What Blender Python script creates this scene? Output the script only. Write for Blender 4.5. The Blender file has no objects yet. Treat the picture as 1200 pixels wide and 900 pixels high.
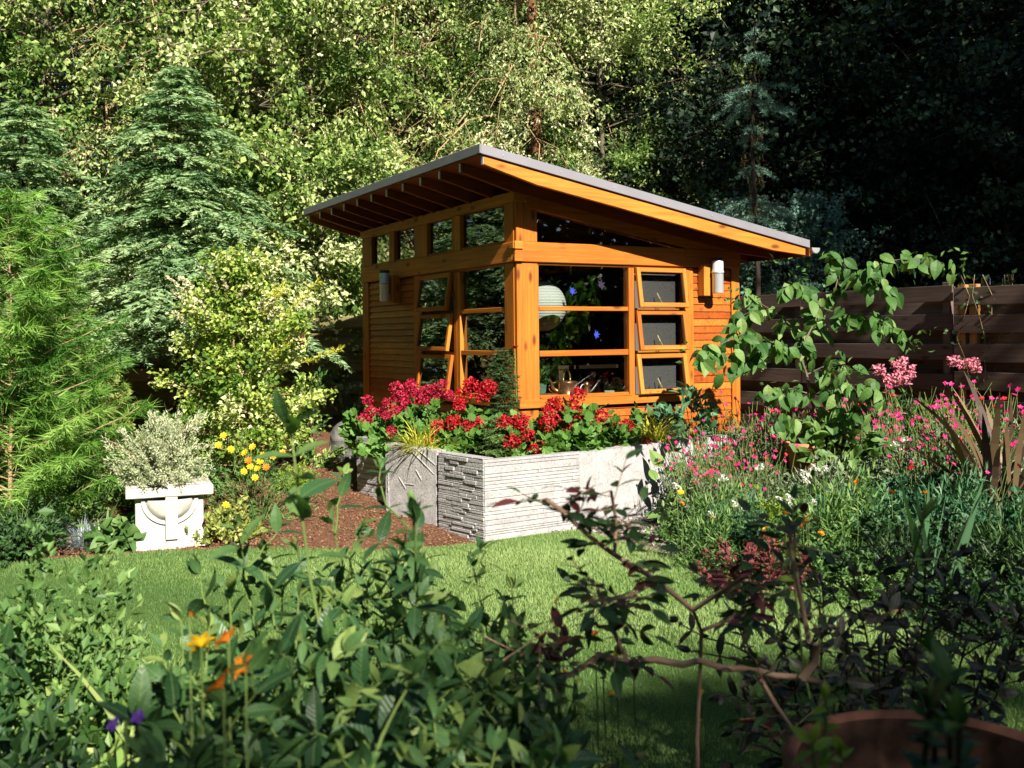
import bpy, math, random
import numpy as np
from mathutils import Vector, Matrix

SC = bpy.context.scene
COL = SC.collection
rad = math.radians
rng = np.random.default_rng(11)

# ------------------------------------------------------------------ mesh building
class MB:
    def __init__(s):
        s.V = []; s.n = 0; s.F = []; s.R = []; s.M = []; s.G = []
    def add(s, V, F, r=0.0, m=0, g=None):
        V = np.asarray(V, dtype=np.float64).reshape(-1, 3); F = np.asarray(F, dtype=np.int64)
        if len(F) == 0: return s
        s.V.append(V); s.F.append(F + s.n); s.n += len(V)
        s.R.append(np.full(len(F), r, dtype=np.float32) if np.isscalar(r) else np.asarray(r, dtype=np.float32))
        s.M.append(np.full(len(F), m, dtype=np.int32))
        s.G.append(V.copy() if g is None else np.asarray(g, dtype=np.float64))
        return s
    def box(s, a, b, r=None, m=0, axis=None):
        a = np.array(a, float); b = np.array(b, float); a, b = np.minimum(a, b), np.maximum(a, b)
        V = np.array([[x, y, z] for z in (a[2], b[2]) for y in (a[1], b[1]) for x in (a[0], b[0])])
        F = [[0, 2, 3, 1], [4, 5, 7, 6], [0, 1, 5, 4], [2, 6, 7, 3], [0, 4, 6, 2], [1, 3, 7, 5]]
        if r is None: r = float(rng.random())
        ax = int(np.argmax(b - a)) if axis is None else axis
        o = [ax, (ax + 1) % 3, (ax + 2) % 3]
        return s.add(V, F, r, m, V[:, o] + rng.random(3) * 40)
    def prism(s, prof, t0, t1, plane='xz', r=None, m=0):
        """prof: list of 2D points (x,z) extruded along y from t0 to t1 (or yz along x, xy along z)"""
        P = np.array(prof, float); n = len(P)
        def mk(t):
            T = np.full(n, t)
            if plane == 'xz': return np.stack([P[:, 0], T, P[:, 1]], 1)
            if plane == 'yz': return np.stack([T, P[:, 0], P[:, 1]], 1)
            return np.stack([P[:, 0], P[:, 1], T], 1)
        V = np.vstack([mk(t0), mk(t1)])
        if r is None: r = float(rng.random())
        g = V + rng.random(3) * 40 if plane != 'yz' else V[:, [1, 2, 0]] + rng.random(3) * 40
        base = s.n
        s.V.append(V); s.n += 2 * n
        fs = [[i, (i + 1) % n, n + (i + 1) % n, n + i] for i in range(n)]
        caps = [list(range(n))[::-1], [n + i for i in range(n)]]
        s.G.append(g)
        s.F.append(np.array(fs) + base); s.R.append(np.full(n, r, np.float32)); s.M.append(np.full(n, m, np.int32))
        s.F.append(np.array(caps) + base); s.R.append(np.full(2, r, np.float32)); s.M.append(np.full(2, m, np.int32))
        return s
    def tube(s, pts, radii, n=6, r=0.5, m=0, cap=True):
        P = np.asarray(pts, float); k = len(P)
        rr = np.full(k, radii, float) if np.isscalar(radii) else np.asarray(radii, float)
        T = np.gradient(P, axis=0); T /= np.linalg.norm(T, axis=1)[:, None] + 1e-9
        up = np.array([0, 0, 1.0]) if abs(T[0][2]) < 0.9 else np.array([1.0, 0, 0])
        A = np.cross(T, up); A /= np.linalg.norm(A, axis=1)[:, None] + 1e-9
        B = np.cross(T, A)
        an = np.arange(n) * 2 * math.pi / n
        V = (P[:, None, :] + rr[:, None, None] * (np.cos(an)[None, :, None] * A[:, None, :] + np.sin(an)[None, :, None] * B[:, None, :])).reshape(-1, 3)
        i = np.arange(k - 1)[:, None] * n; j = np.arange(n)[None, :]; j2 = (j + 1) % n
        F = np.stack([i + j, i + j2, i + n + j2, i + n + j], -1).reshape(-1, 4)
        L = np.concatenate([[0], np.cumsum(np.linalg.norm(np.diff(P, axis=0), axis=1))])
        g = np.stack([np.repeat(L, n), np.tile(np.cos(an), k) * np.repeat(rr, n), np.tile(np.sin(an), k) * np.repeat(rr, n)], 1) + rng.random(3) * 20
        base = s.n
        s.add(V, F, r, m, g)
        if cap:
            s.F.append(np.array([list(range(n)), [(k - 1) * n + q for q in range(n)][::-1]]) + base)
            s.R.append(np.full(2, r, np.float32)); s.M.append(np.full(2, m, np.int32))
        return s
    def lathe(s, prof, c=(0, 0, 0), n=24, r=0.5, m=0):
        P = np.array(prof, float); k = len(P); an = np.arange(n) * 2 * math.pi / n
        V = np.stack([P[:, 0][:, None] * np.cos(an), P[:, 0][:, None] * np.sin(an), np.repeat(P[:, 1][:, None], n, 1)], -1).reshape(-1, 3) + np.array(c)
        i = np.arange(k - 1)[:, None] * n; j = np.arange(n)[None, :]; j2 = (j + 1) % n
        F = np.stack([i + j, i + j2, i + n + j2, i + n + j], -1).reshape(-1, 4)
        return s.add(V, F, r, m)
    def leaves(s, T, P, D, N, S, r=None, m=0):
        """T=(verts, faces) template; leaf base at P, along D, facing N, scale S"""
        TV, TF = T; P = np.asarray(P, float); n = len(P)
        if n == 0: return s
        D = np.broadcast_to(np.asarray(D, float), (n, 3)); N = np.broadcast_to(np.asarray(N, float), (n, 3))
        Y = D / (np.linalg.norm(D, axis=1)[:, None] + 1e-9)
        X = np.cross(Y, N); X /= np.linalg.norm(X, axis=1)[:, None] + 1e-9
        Z = np.cross(X, Y)
        S = np.asarray(S, float) * np.ones(n)
        V = P[:, None, :] + S[:, None, None] * (TV[None, :, 0, None] * X[:, None, :] + TV[None, :, 1, None] * Y[:, None, :] + TV[None, :, 2, None] * Z[:, None, :])
        k = len(TV)
        F = (TF[None, :, :] + (np.arange(n) * k)[:, None, None]).reshape(-1, TF.shape[1])
        if r is None: r = rng.random(n)
        rr = np.repeat(np.asarray(r) * np.ones(n), len(TF))
        g = np.tile(TV, (n, 1))
        return s.add(V.reshape(-1, 3), F, rr, m, g)
    def mesh(s, name, mats, smooth=False):
        me = bpy.data.meshes.new(name)
        V = np.vstack(s.V); me.vertices.add(len(V)); me.vertices.foreach_set('co', V.ravel().astype(np.float32))
        loops = np.concatenate([f.ravel() for f in s.F]); sizes = np.concatenate([np.full(len(f), f.shape[1]) for f in s.F])
        me.loops.add(len(loops)); me.loops.foreach_set('vertex_index', loops.astype(np.int32))
        me.polygons.add(len(sizes)); st = np.concatenate([[0], np.cumsum(sizes)[:-1]])
        me.polygons.foreach_set('loop_start', st.astype(np.int32)); me.polygons.foreach_set('loop_total', sizes.astype(np.int32))
        me.polygons.foreach_set('material_index', np.concatenate(s.M).astype(np.int32))
        me.polygons.foreach_set('use_smooth', np.full(len(sizes), bool(smooth)))
        me.update(calc_edges=True)
        a = me.attributes.new('rnd', 'FLOAT', 'FACE'); a.data.foreach_set('value', np.concatenate(s.R).astype(np.float32))
        a = me.attributes.new('gc', 'FLOAT_VECTOR', 'POINT'); a.data.foreach_set('vector', np.vstack(s.G).ravel().astype(np.float32))
        for m in (mats if isinstance(mats, (list, tuple)) else [mats]): me.materials.append(m)
        return me
    def build(s, name, mats, parent=None, smooth=False, bevel=0, loc=None):
        o = bpy.data.objects.new(name, s.mesh(name, mats, smooth)); COL.objects.link(o)
        if parent: o.parent = parent
        if loc is not None: o.location = loc
        if bevel:
            b = o.modifiers.new('bevel', 'BEVEL'); b.width = bevel; b.segments = 1; b.limit_method = 'ANGLE'; b.angle_limit = rad(40)
        return o

def tag(o, label=None, cat=None, group=None, kind=None):
    if label: o['label'] = label
    if cat: o['category'] = cat
    if group: o['group'] = group
    if kind: o['kind'] = kind
    return o
def thing(name, label, cat, loc=(0, 0, 0), rz=0.0, group=None):
    o = bpy.data.objects.new(name, None); COL.objects.link(o)
    o.location = loc; o.rotation_euler = (0, 0, rz); o.empty_display_size = 0.1
    return tag(o, label, cat, group)
def copy_tree(o, parent=None):
    c = o.copy(); COL.objects.link(c); c.parent = parent
    for ch in list(o.children): copy_tree(ch, c)
    return c
def place(o, loc, rz=0.0, sc=1.0, label=None, group=None, used={}):
    """first use moves the prototype itself, later uses copy it with all its parts"""
    if used.get(o.name): o = copy_tree(o)
    else: used[o.name] = True
    o.location = loc; o.rotation_euler = (0, 0, rz); o.scale = (sc, sc, sc) if np.isscalar(sc) else sc
    if label: o['label'] = label
    if group: o['group'] = group
    return o

# ------------------------------------------------------------------ camera helper and terrain
F0, ROLL, YH, EYE = 1186.0, 0.009, 393.0, 1.6
def at(px, py, Y):
    u = px - 600; v = py - YH; return Vector(((u - ROLL * v) / F0 * Y, Y, EYE - (v + ROLL * u) / F0 * Y))
def ss(t): t = np.clip(t, 0, 1); return t * t * (3 - 2 * t)
def hgt(x, y):
    x = np.asarray(x, float); y = np.asarray(y, float)
    y0 = np.interp(x, [-0.4, 0.3, 0.9, 1.6, 2.0, 3.0], [7.7, 8.2, 9.0, 9.2, 7.6, 6.6])
    return 0.35 * ss((y - y0) / 2.6) + 0.012 * np.sin(x * 3.1 + y * 1.7) * ss((y - y0 + .4) / .6) - 0.012 + 0.6 * ss((y - 16) / 12) + 0.02 * ss((-x - 3.1) / 1.0)

# ------------------------------------------------------------------ materials
def newmat(name):
    m = bpy.data.materials.new(name); m.use_nodes = True
    nt = m.node_tree; nt.nodes.clear()
    out = nt.nodes.new('ShaderNodeOutputMaterial')
    return m, nt, out
def nd(nt, t, **kw):
    n = nt.nodes.new(t)
    for k, v in kw.items():
        if k in n.inputs: n.inputs[k].default_value = v
        else: setattr(n, k, v)
    return n
def ramp(nt, fac, stops):
    r = nt.nodes.new('ShaderNodeValToRGB'); cr = r.color_ramp
    while len(cr.elements) < len(stops): cr.elements.new(0.5)
    for e, (p, c) in zip(cr.elements, stops):
        e.position = p; e.color = (*c, 1) if len(c) == 3 else c
    nt.links.new(fac, r.inputs[0]); return r.outputs[0]
def attr(nt, name, out='Fac'):
    a = nt.nodes.new('ShaderNodeAttribute'); a.attribute_name = name; return a.outputs[out]
def bump(nt, h, strength=0.3, dist=0.01):
    b = nd(nt, 'ShaderNodeBump'); b.inputs['Strength'].default_value = strength; b.inputs['Distance'].default_value = dist
    nt.links.new(h, b.inputs['Height']); return b.outputs[0]
def princ(nt, out, color, rough=0.6, spec=0.3, metal=0.0, normal=None, coat=0):
    p = nd(nt, 'ShaderNodeBsdfPrincipled')
    if isinstance(color, tuple): p.inputs['Base Color'].default_value = (*color, 1)
    else: nt.links.new(color, p.inputs['Base Color'])
    if isinstance(rough, float): p.inputs['Roughness'].default_value = rough
    else: nt.links.new(rough, p.inputs['Roughness'])
    p.inputs['Specular IOR Level'].default_value = spec; p.inputs['Metallic'].default_value = metal
    p.inputs['Coat Weight'].default_value = coat
    if normal is not None: nt.links.new(normal, p.inputs['Normal'])
    if out is not None: nt.links.new(p.outputs[0], out.inputs[0])
    return p
def noise(nt, vec, scale, detail=4, rough=0.55, vscale=None):
    if vscale is not None:
        mp = nd(nt, 'ShaderNodeMapping'); mp.inputs['Scale'].default_value = vscale; nt.links.new(vec, mp.inputs[0]); vec = mp.outputs[0]
    n = nd(nt, 'ShaderNodeTexNoise'); n.inputs['Scale'].default_value = scale; n.inputs['Detail'].default_value = detail; n.inputs['Roughness'].default_value = rough
    nt.links.new(vec, n.inputs['Vector']); return n.outputs[0]
def mixc(nt, fac, a, b, mode='MIX'):
    m = nt.nodes.new('ShaderNodeMix'); m.data_type = 'RGBA'; m.blend_type = mode
    for sock, v in ((m.inputs[0], fac), (m.inputs[6], a), (m.inputs[7], b)):
        if isinstance(v, (float, int)): sock.default_value = v
        elif isinstance(v, tuple): sock.default_value = (*v, 1)
        else: nt.links.new(v, sock)
    return m.outputs[2]
def objco(nt): return nd(nt, 'ShaderNodeTexCoord').outputs['Object']
def hsv(*c): return c

LEAF = {}
def leafmat(name, cols, trans=0.25, rough=0.5, spec=0.35, vein=False):
    """leaf colours differ leaf by leaf (face attribute rnd); thin leaves also let some light through"""
    m, nt, out = newmat(name)
    n = len(cols); c = ramp(nt, attr(nt, 'rnd'), [(i / max(1, n - 1), cols[i]) for i in range(n)])
    nrm_in = None
    if vein:   # midrib, side veins and blotches follow the blade itself
        g = attr(nt, 'gc', 'Vector'); sp = nd(nt, 'ShaderNodeSeparateXYZ'); nt.links.new(g, sp.inputs[0])
        ab = nd(nt, 'ShaderNodeMath', operation='ABSOLUTE'); nt.links.new(sp.outputs[0], ab.inputs[0])
        mid = ramp(nt, ab.outputs[0], [(0.0, (1, 1, 1)), (0.02, (0, 0, 0))])
        k = nd(nt, 'ShaderNodeMath', operation='MULTIPLY_ADD'); nt.links.new(ab.outputs[0], k.inputs[0]); k.inputs[1].default_value = -0.9; nt.links.new(sp.outputs[1], k.inputs[2])
        k2 = nd(nt, 'ShaderNodeMath', operation='MULTIPLY'); nt.links.new(k.outputs[0], k2.inputs[0]); k2.inputs[1].default_value = 62
        sn = nd(nt, 'ShaderNodeMath', operation='SINE'); nt.links.new(k2.outputs[0], sn.inputs[0])
        c = mixc(nt, 0.22, c, ramp(nt, sn.outputs[0], [(0.0, (0.75, 0.8, 0.75)), (0.85, (0.95, 1, 0.95)), (1.0, (1.7, 1.5, 1.3))]), 'MULTIPLY')
        nn = noise(nt, objco(nt), 38, 3); c = mixc(nt, 0.6, c, ramp(nt, nn, [(0.3, (0.72, 0.78, 0.7)), (0.62, (1.1, 1.05, 1.0)), (0.8, (1.7, 1.25, 0.8))]), 'MULTIPLY')
        m2 = nd(nt, 'ShaderNodeMath', operation='MULTIPLY'); nt.links.new(mid, m2.inputs[0]); m2.inputs[1].default_value = 0.45
        c = mixc(nt, m2.outputs[0], c, (0.22, 0.3, 0.1)); nrm_in = bump(nt, sn.outputs[0], 0.25, 0.002)
    p = princ(nt, None, c, rough, spec, normal=nrm_in)
    t = nd(nt, 'ShaderNodeBsdfTranslucent'); tc = mixc(nt, 1.0, c, (1.0, 1.25, 0.45), 'MULTIPLY'); nt.links.new(tc, t.inputs[0])
    mx = nd(nt, 'ShaderNodeMixShader'); mx.inputs[0].default_value = trans
    nt.links.new(p.outputs[0], mx.inputs[1]); nt.links.new(t.outputs[0], mx.inputs[2]); nt.links.new(mx.outputs[0], out.inputs[0])
    LEAF[name] = m; return m
def barkmat(name, c1, c2, sc=18.0):
    m, nt, out = newmat(name); g = attr(nt, 'gc', 'Vector')
    n = noise(nt, g, sc, 5, 0.65, (0.35, 1.5, 1.5)); c = ramp(nt, n, [(0.3, c1), (0.7, c2)])
    princ(nt, out, c, 0.85, 0.15, normal=bump(nt, n, 0.6, 0.02)); return m
def plain(name, c, rough=0.6, spec=0.3, metal=0.0, var=0.12, sc=12.0, bmp=0.0):
    m, nt, out = newmat(name); co = objco(nt); n = noise(nt, co, sc, 5)
    d = tuple(max(0, x * (1 - var * 2)) for x in c); b = tuple(min(1, x * (1 + var)) for x in c)
    cc = ramp(nt, n, [(0.3, d), (0.7, b)])
    princ(nt, out, cc, rough, spec, metal, bump(nt, n, bmp, 0.01) if bmp else None); return m
def woodmat(name, stops, dark, knot=0.6, rough=0.5, coat=0.0, gs=3.0):
    m, nt, out = newmat(name); g = attr(nt, 'gc', 'Vector')
    base = ramp(nt, attr(nt, 'rnd'), stops)
    n = noise(nt, g, gs, 6, 0.6, (0.6, 14, 14)); n2 = noise(nt, g, 1.6, 3, 0.5, (0.8, 3, 3))
    c = mixc(nt, 0.55, base, ramp(nt, n, [(0.32, (0.42, 0.38, 0.36)), (0.62, (1.12, 1.1, 1.05))]), 'MULTIPLY')
    c = mixc(nt, 0.5, c, ramp(nt, n2, [(0.3, (0.6, 0.5, 0.42)), (0.7, (1.2, 1.2, 1.15))]), 'MULTIPLY')
    if knot:
        mp = nd(nt, 'ShaderNodeMapping'); mp.inputs['Scale'].default_value = (1.5, 4.0, 4.0); nt.links.new(g, mp.inputs[0])
        v = nd(nt, 'ShaderNodeTexVoronoi'); v.inputs['Scale'].default_value = 1.9; nt.links.new(mp.outputs[0], v.inputs['Vector'])
        k = ramp(nt, v.outputs['Distance'], [(0.10, (1, 1, 1)), (0.22, (0, 0, 0))])
        mu = nd(nt, 'ShaderNodeMath', operation='MULTIPLY'); nt.links.new(k, mu.inputs[0]); mu.inputs[1].default_value = knot
        c = mixc(nt, mu.outputs[0], c, dark)
    princ(nt, out, c, rough, 0.35, normal=bump(nt, n, 0.18, 0.004), coat=coat); return m

CEDAR = woodmat('cedar', [(0.0, (0.45, 0.13, 0.012)), (0.5, (0.56, 0.175, 0.019)), (1.0, (0.67, 0.25, 0.036))], (0.12, 0.03, 0.01), 0.9, 0.55, 0.0)
CEDAR_SIDING = woodmat('cedar_siding', [(0.0, (0.32, 0.065, 0.009)), (0.5, (0.44, 0.108, 0.012)), (1.0, (0.58, 0.19, 0.025))], (0.10, 0.02, 0.006), 0.5, 0.45, 0.05)
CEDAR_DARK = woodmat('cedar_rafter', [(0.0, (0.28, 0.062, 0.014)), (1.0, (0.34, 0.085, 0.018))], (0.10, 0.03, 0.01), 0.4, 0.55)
FENCEWOOD = woodmat('weathered_board', [(0.0, (0.11, 0.078, 0.07)), (0.5, (0.16, 0.115, 0.1)), (1.0, (0.24, 0.18, 0.16))], (0.03, 0.02, 0.016), 0.8, 0.85)
FENCEPALE = woodmat('mossy_board', [(0.0, (0.16, 0.15, 0.06)), (1.0, (0.3, 0.27, 0.12))], (0.04, 0.04, 0.02), 0.6, 0.85)
POSTWOOD = woodmat('post_wood', [(0.0, (0.42, 0.2, 0.07)), (1.0, (0.5, 0.25, 0.09))], (0.15, 0.08, 0.03), 0.5, 0.7)
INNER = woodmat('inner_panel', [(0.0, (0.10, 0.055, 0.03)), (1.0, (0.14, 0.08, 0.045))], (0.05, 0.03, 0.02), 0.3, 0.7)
ROOFMETAL = plain('roof_metal', (0.25, 0.245, 0.28), 0.5, 0.4, 0.1, 0.06, 3.0)
GALV = plain('galvanised', (0.62, 0.66, 0.70), 0.38, 0.5, 0.6, 0.08, 20.0)
LAMPMETAL = plain('lamp_metal', (0.72, 0.76, 0.80), 0.4, 0.5, 0.35, 0.04, 20.0)
DARKMETAL = plain('dark_metal', (0.05, 0.05, 0.055), 0.5, 0.4, 0.3)
COPPER = plain('copper', (0.72, 0.36, 0.2), 0.3, 0.5, 0.85, 0.2, 14.0)
BRASS = plain('brass', (0.75, 0.55, 0.22), 0.3, 0.5, 0.8)
TERRA = plain('terracotta', (0.30, 0.12, 0.075), 0.8, 0.15, 0.0, 0.3, 9.0, 0.3)
TERRAIN_ = plain('dark_clay', (0.11, 0.055, 0.035), 0.9, 0.15, 0, .4, 8.0, .3)  # inside of the near bowl, darker than its outer clay
TERRA2 = plain('terracotta_pale', (0.5, 0.2, 0.11), 0.85, 0.15, 0.0, 0.25, 9.0, 0.3)
GREENPOT = plain('green_glaze', (0.16, 0.28, 0.2), 0.3, 0.5)
TRAY = plain('pink_tray', (0.5, 0.16, 0.1), 0.5, 0.4)
ROCK = plain('rock', (0.2, 0.19, 0.18), 0.9, 0.15, 0, 0.4, 7.0, 0.8)
WHITESTONE = plain('white_stone', (0.6, 0.58, 0.53), 0.85, 0.2, 0, 0.16, 7.0, 0.5)
SOIL = plain('soil', (0.07, 0.04, 0.025), 0.95, 0.1, 0, 0.4, 30.0, 0.8)

def stonemat(name, lines):
    m, nt, out = newmat(name); co = objco(nt)
    n = noise(nt, co, 9, 7, 0.62); n2 = noise(nt, co, 60, 4, 0.6); ln = noise(nt, co, 7, 5, 0.6, (1.2, 1.2, 14))
    h = mixc(nt, 0.5 if lines else 0.12, n2, ln)
    c = ramp(nt, n, [(0.3, (0.34, 0.33, 0.335)), (0.7, (0.5, 0.485, 0.485))])
    c = mixc(nt, 0.6, c, ramp(nt, ln if lines else n2, [(0.34, (0.62, 0.6, 0.6)), (0.56, (1.1, 1.1, 1.1))]), 'MULTIPLY')
    c = mixc(nt, 1.0, c, ramp(nt, attr(nt, 'rnd'), [(0, (0.92, 0.92, 0.94)), (1, (1.05, 1.045, 1.04))]), 'MULTIPLY')
    princ(nt, out, c, 0.9, 0.15, normal=bump(nt, h, 0.6, 0.012)); return m
STONE = stonemat('ledge_stone', False); STONEL = stonemat('board_marked_stone', True)

def glassmat():
    m, nt, out = newmat('window_glass')
    fr = nd(nt, 'ShaderNodeFresnel'); fr.inputs[0].default_value = 1.5
    mu = nd(nt, 'ShaderNodeMath', operation='MULTIPLY'); mu.inputs[1].default_value = 2.6; mu.use_clamp = True; nt.links.new(fr.outputs[0], mu.inputs[0])
    t = nd(nt, 'ShaderNodeBsdfTransparent'); t.inputs[0].default_value = (0.86, 0.9, 0.88, 1)
    g = nd(nt, 'ShaderNodeBsdfGlossy'); g.inputs['Roughness'].default_value = 0.015
    mx = nd(nt, 'ShaderNodeMixShader'); nt.links.new(mu.outputs[0], mx.inputs[0]); nt.links.new(t.outputs[0], mx.inputs[1]); nt.links.new(g.outputs[0], mx.inputs[2])
    nt.links.new(mx.outputs[0], out.inputs[0]); return m
GLASS = glassmat()
def screenmat():
    m, nt, out = newmat('insect_screen')
    t = nd(nt, 'ShaderNodeBsdfTransparent'); g = nd(nt, 'ShaderNodeBsdfDiffuse'); g.inputs[0].default_value = (0.30, 0.26, 0.28, 1)
    mx = nd(nt, 'ShaderNodeMixShader'); mx.inputs[0].default_value = 0.5
    nt.links.new(t.outputs[0], mx.inputs[1]); nt.links.new(g.outputs[0], mx.inputs[2]); nt.links.new(mx.outputs[0], out.inputs[0]); return m
SCREEN = screenmat()
def papermat():
    m, nt, out = newmat('rice_paper'); co = objco(nt)
    sp = nd(nt, 'ShaderNodeSeparateXYZ'); nt.links.new(co, sp.inputs[0])
    s_ = nd(nt, 'ShaderNodeMath', operation='MULTIPLY'); s_.inputs[1].default_value = 240; nt.links.new(sp.outputs[2], s_.inputs[0])
    q = nd(nt, 'ShaderNodeMath', operation='SINE'); nt.links.new(s_.outputs[0], q.inputs[0])
    c = ramp(nt, q.outputs[0], [(0.0, (0.86, 0.84, 0.82)), (0.8, (0.86, 0.84, 0.82)), (1.0, (0.45, 0.43, 0.42))])
    princ(nt, out, c, 0.8, 0.1, normal=bump(nt, q.outputs[0], 0.5, 0.004)); return m
PAPER = papermat()
BLUEPAPER = plain('blue_paper', (0.03, 0.055, 0.42), 0.6, 0.2); PURPLEPAPER = plain('purple_paper', (0.035, 0.025, 0.06), 0.6, 0.2)

# ground
def groundmat():
    m, nt, out = newmat('bark_mulch_ground'); co = objco(nt)
    n = noise(nt, co, 70, 6, 0.7); n2 = noise(nt, co, 1.3, 3, 0.5)
    c = ramp(nt, n, [(0.3, (0.10, 0.05, 0.03)), (0.5, (0.22, 0.11, 0.065)), (0.72, (0.36, 0.2, 0.125))])
    c = mixc(nt, 0.5, c, ramp(nt, n2, [(0.3, (0.75, 0.72, 0.7)), (0.7, (1.15, 1.12, 1.1))]), 'MULTIPLY')
    princ(nt, out, c, 0.95, 0.1, normal=bump(nt, n, 0.9, 0.03)); return m
def lawnmat():
    m, nt, out = newmat('lawn_turf'); co = objco(nt)
    n = noise(nt, co, 90, 5, 0.7); n2 = noise(nt, co, 1.1, 4, 0.6)
    c = ramp(nt, n, [(0.3, (0.045, 0.10, 0.025)), (0.7, (0.14, 0.23, 0.06))])
    c = mixc(nt, 0.6, c, ramp(nt, n2, [(0.3, (0.8, 0.85, 0.8)), (0.7, (1.2, 1.1, 1.0))]), 'MULTIPLY')
    princ(nt, out, c, 0.9, 0.1, normal=bump(nt, n, 0.8, 0.02)); return m
GROUND = groundmat(); LAWN = lawnmat()
CHIPS = leafmat('bark_chip', [(0.12, 0.055, 0.032), (0.25, 0.125, 0.075), (0.42, 0.24, 0.15)], 0.0, 0.95, 0.1)
CHIPSG = leafmat('grey_chip', [(0.12, 0.09, 0.08), (0.3, 0.24, 0.22), (0.5, 0.44, 0.42)], 0.0, 0.95, 0.1)
BLADE = leafmat('grass_blade', [(0.08, 0.17, 0.045), (0.19, 0.31, 0.08), (0.36, 0.46, 0.18)], 0.3, 0.5)
BARK = barkmat('grey_bark', (0.08, 0.06, 0.045), (0.22, 0.18, 0.13)); REDBARK = barkmat('red_bark', (0.09, 0.035, 0.02), (0.28, 0.12, 0.07))
TWIG = barkmat('pale_twig', (0.28, 0.18, 0.09), (0.5, 0.36, 0.2)); STEM = barkmat('green_stem', (0.1, 0.16, 0.04), (0.2, 0.28, 0.08))
DARKBARK = barkmat('dark_bark', (0.02, 0.015, 0.012), (0.06, 0.045, 0.035)); PINKWOOD = barkmat('pink_wood', (0.36, 0.2, 0.13), (0.68, 0.45, 0.33), 25)
L = {}
def lm(k, *cols, t=0.25, r=0.5, s=0.35): L[k] = leafmat(k + '_leaf', list(cols), t, r, s, k in ('laurel', 'darkgreen', 'kousa', 'purple'))
lm('light', (0.05, 0.12, 0.025), (0.2, 0.31, 0.065), (0.42, 0.5, 0.16), (0.68, 0.7, 0.4))
lm('birch', (0.06, 0.13, 0.035), (0.22, 0.31, 0.09), (0.46, 0.52, 0.22), (0.7, 0.7, 0.45))
lm('mid', (0.035, 0.09, 0.02), (0.1, 0.2, 0.04), (0.21, 0.33, 0.075), (0.4, 0.48, 0.16))
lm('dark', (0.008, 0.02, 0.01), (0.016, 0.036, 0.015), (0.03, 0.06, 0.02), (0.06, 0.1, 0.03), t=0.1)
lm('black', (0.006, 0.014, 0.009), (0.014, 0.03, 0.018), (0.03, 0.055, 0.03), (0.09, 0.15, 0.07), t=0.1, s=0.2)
lm('hemlock', (0.06, 0.13, 0.055), (0.17, 0.3, 0.12), (0.28, 0.43, 0.21), (0.4, 0.52, 0.26), t=0.25)
lm('spruce', (0.07, 0.16, 0.12), (0.16, 0.3, 0.23), (0.28, 0.44, 0.34), t=0.15)
lm('brown', (0.12, 0.08, 0.03), (0.22, 0.17, 0.06), t=0.05)
lm('pine', (0.06, 0.17, 0.025), (0.16, 0.34, 0.05), (0.36, 0.54, 0.13), t=0.3)
lm('golden', (0.07, 0.16, 0.02), (0.2, 0.32, 0.04), (0.48, 0.56, 0.12), (0.75, 0.75, 0.42), t=0.3)
lm('cream', (0.6, 0.55, 0.3), (0.75, 0.7, 0.5), t=0.2)
lm('varieg', (0.08, 0.14, 0.02), (0.25, 0.3, 0.06), (0.5, 0.48, 0.16), t=0.25)
lm('santolina', (0.24, 0.3, 0.15), (0.42, 0.46, 0.27), (0.6, 0.62, 0.42), t=0.15, r=0.8)
lm('geranium', (0.06, 0.15, 0.02), (0.11, 0.24, 0.04), (0.18, 0.34, 0.08), t=0.25, r=0.6)
lm('herb', (0.05, 0.12, 0.03), (0.11, 0.22, 0.055), (0.22, 0.34, 0.1), t=0.25)
lm('greyherb', (0.1, 0.15, 0.08), (0.18, 0.24, 0.14), (0.32, 0.36, 0.24), t=0.15, r=0.7)
lm('bluegreen', (0.03, 0.1, 0.05), (0.06, 0.17, 0.08), (0.12, 0.25, 0.12), t=0.2)
lm('darkgreen', (0.016, 0.05, 0.02), (0.035, 0.095, 0.03), (0.07, 0.155, 0.045), t=0.2, r=0.4)
lm('laurel', (0.025, 0.07, 0.033), (0.05, 0.13, 0.05), (0.1, 0.21, 0.07), (0.26, 0.36, 0.1), t=0.3, r=0.38)
lm('purple', (0.025, 0.028, 0.026), (0.05, 0.055, 0.045), (0.09, 0.07, 0.08), t=0.1, r=0.45)
lm('yellowgrass', (0.42, 0.42, 0.03), (0.62, 0.6, 0.06), (0.7, 0.68, 0.15), t=0.3)
lm('fescue', (0.2, 0.25, 0.28), (0.36, 0.42, 0.45), (0.5, 0.55, 0.58), t=0.1)
lm('iris', (0.04, 0.11, 0.05), (0.08, 0.18, 0.085), (0.13, 0.25, 0.13), t=0.15)
lm('bronze', (0.02, 0.012, 0.012), (0.05, 0.03, 0.025), (0.09, 0.055, 0.04), (0.22, 0.15, 0.08), t=0.1)
lm('kousa', (0.04, 0.12, 0.03), (0.09, 0.21, 0.045), (0.25, 0.38, 0.12), t=0.3)
lm('lime', (0.13, 0.24, 0.02), (0.25, 0.37, 0.04), (0.38, 0.46, 0.08), t=0.3)
lm('red', (0.25, 0.003, 0.008), (0.45, 0.006, 0.014), (0.66, 0.02, 0.03), t=0.12)
lm('crimson', (0.26, 0.003, 0.018), (0.44, 0.007, 0.04), (0.66, 0.04, 0.11), t=0.12)
lm('magenta', (0.5, 0.01, 0.13), (0.68, 0.02, 0.2), t=0.15)
lm('pinkflower', (0.7, 0.16, 0.28), (0.85, 0.35, 0.45), t=0.2)
lm('orange', (0.6, 0.15, 0.01), (0.8, 0.28, 0.02), t=0.2)
lm('yellow', (0.8, 0.45, 0.01), (0.85, 0.6, 0.03), t=0.2)
lm('white', (0.7, 0.7, 0.62), (0.85, 0.85, 0.78), t=0.2)
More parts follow.
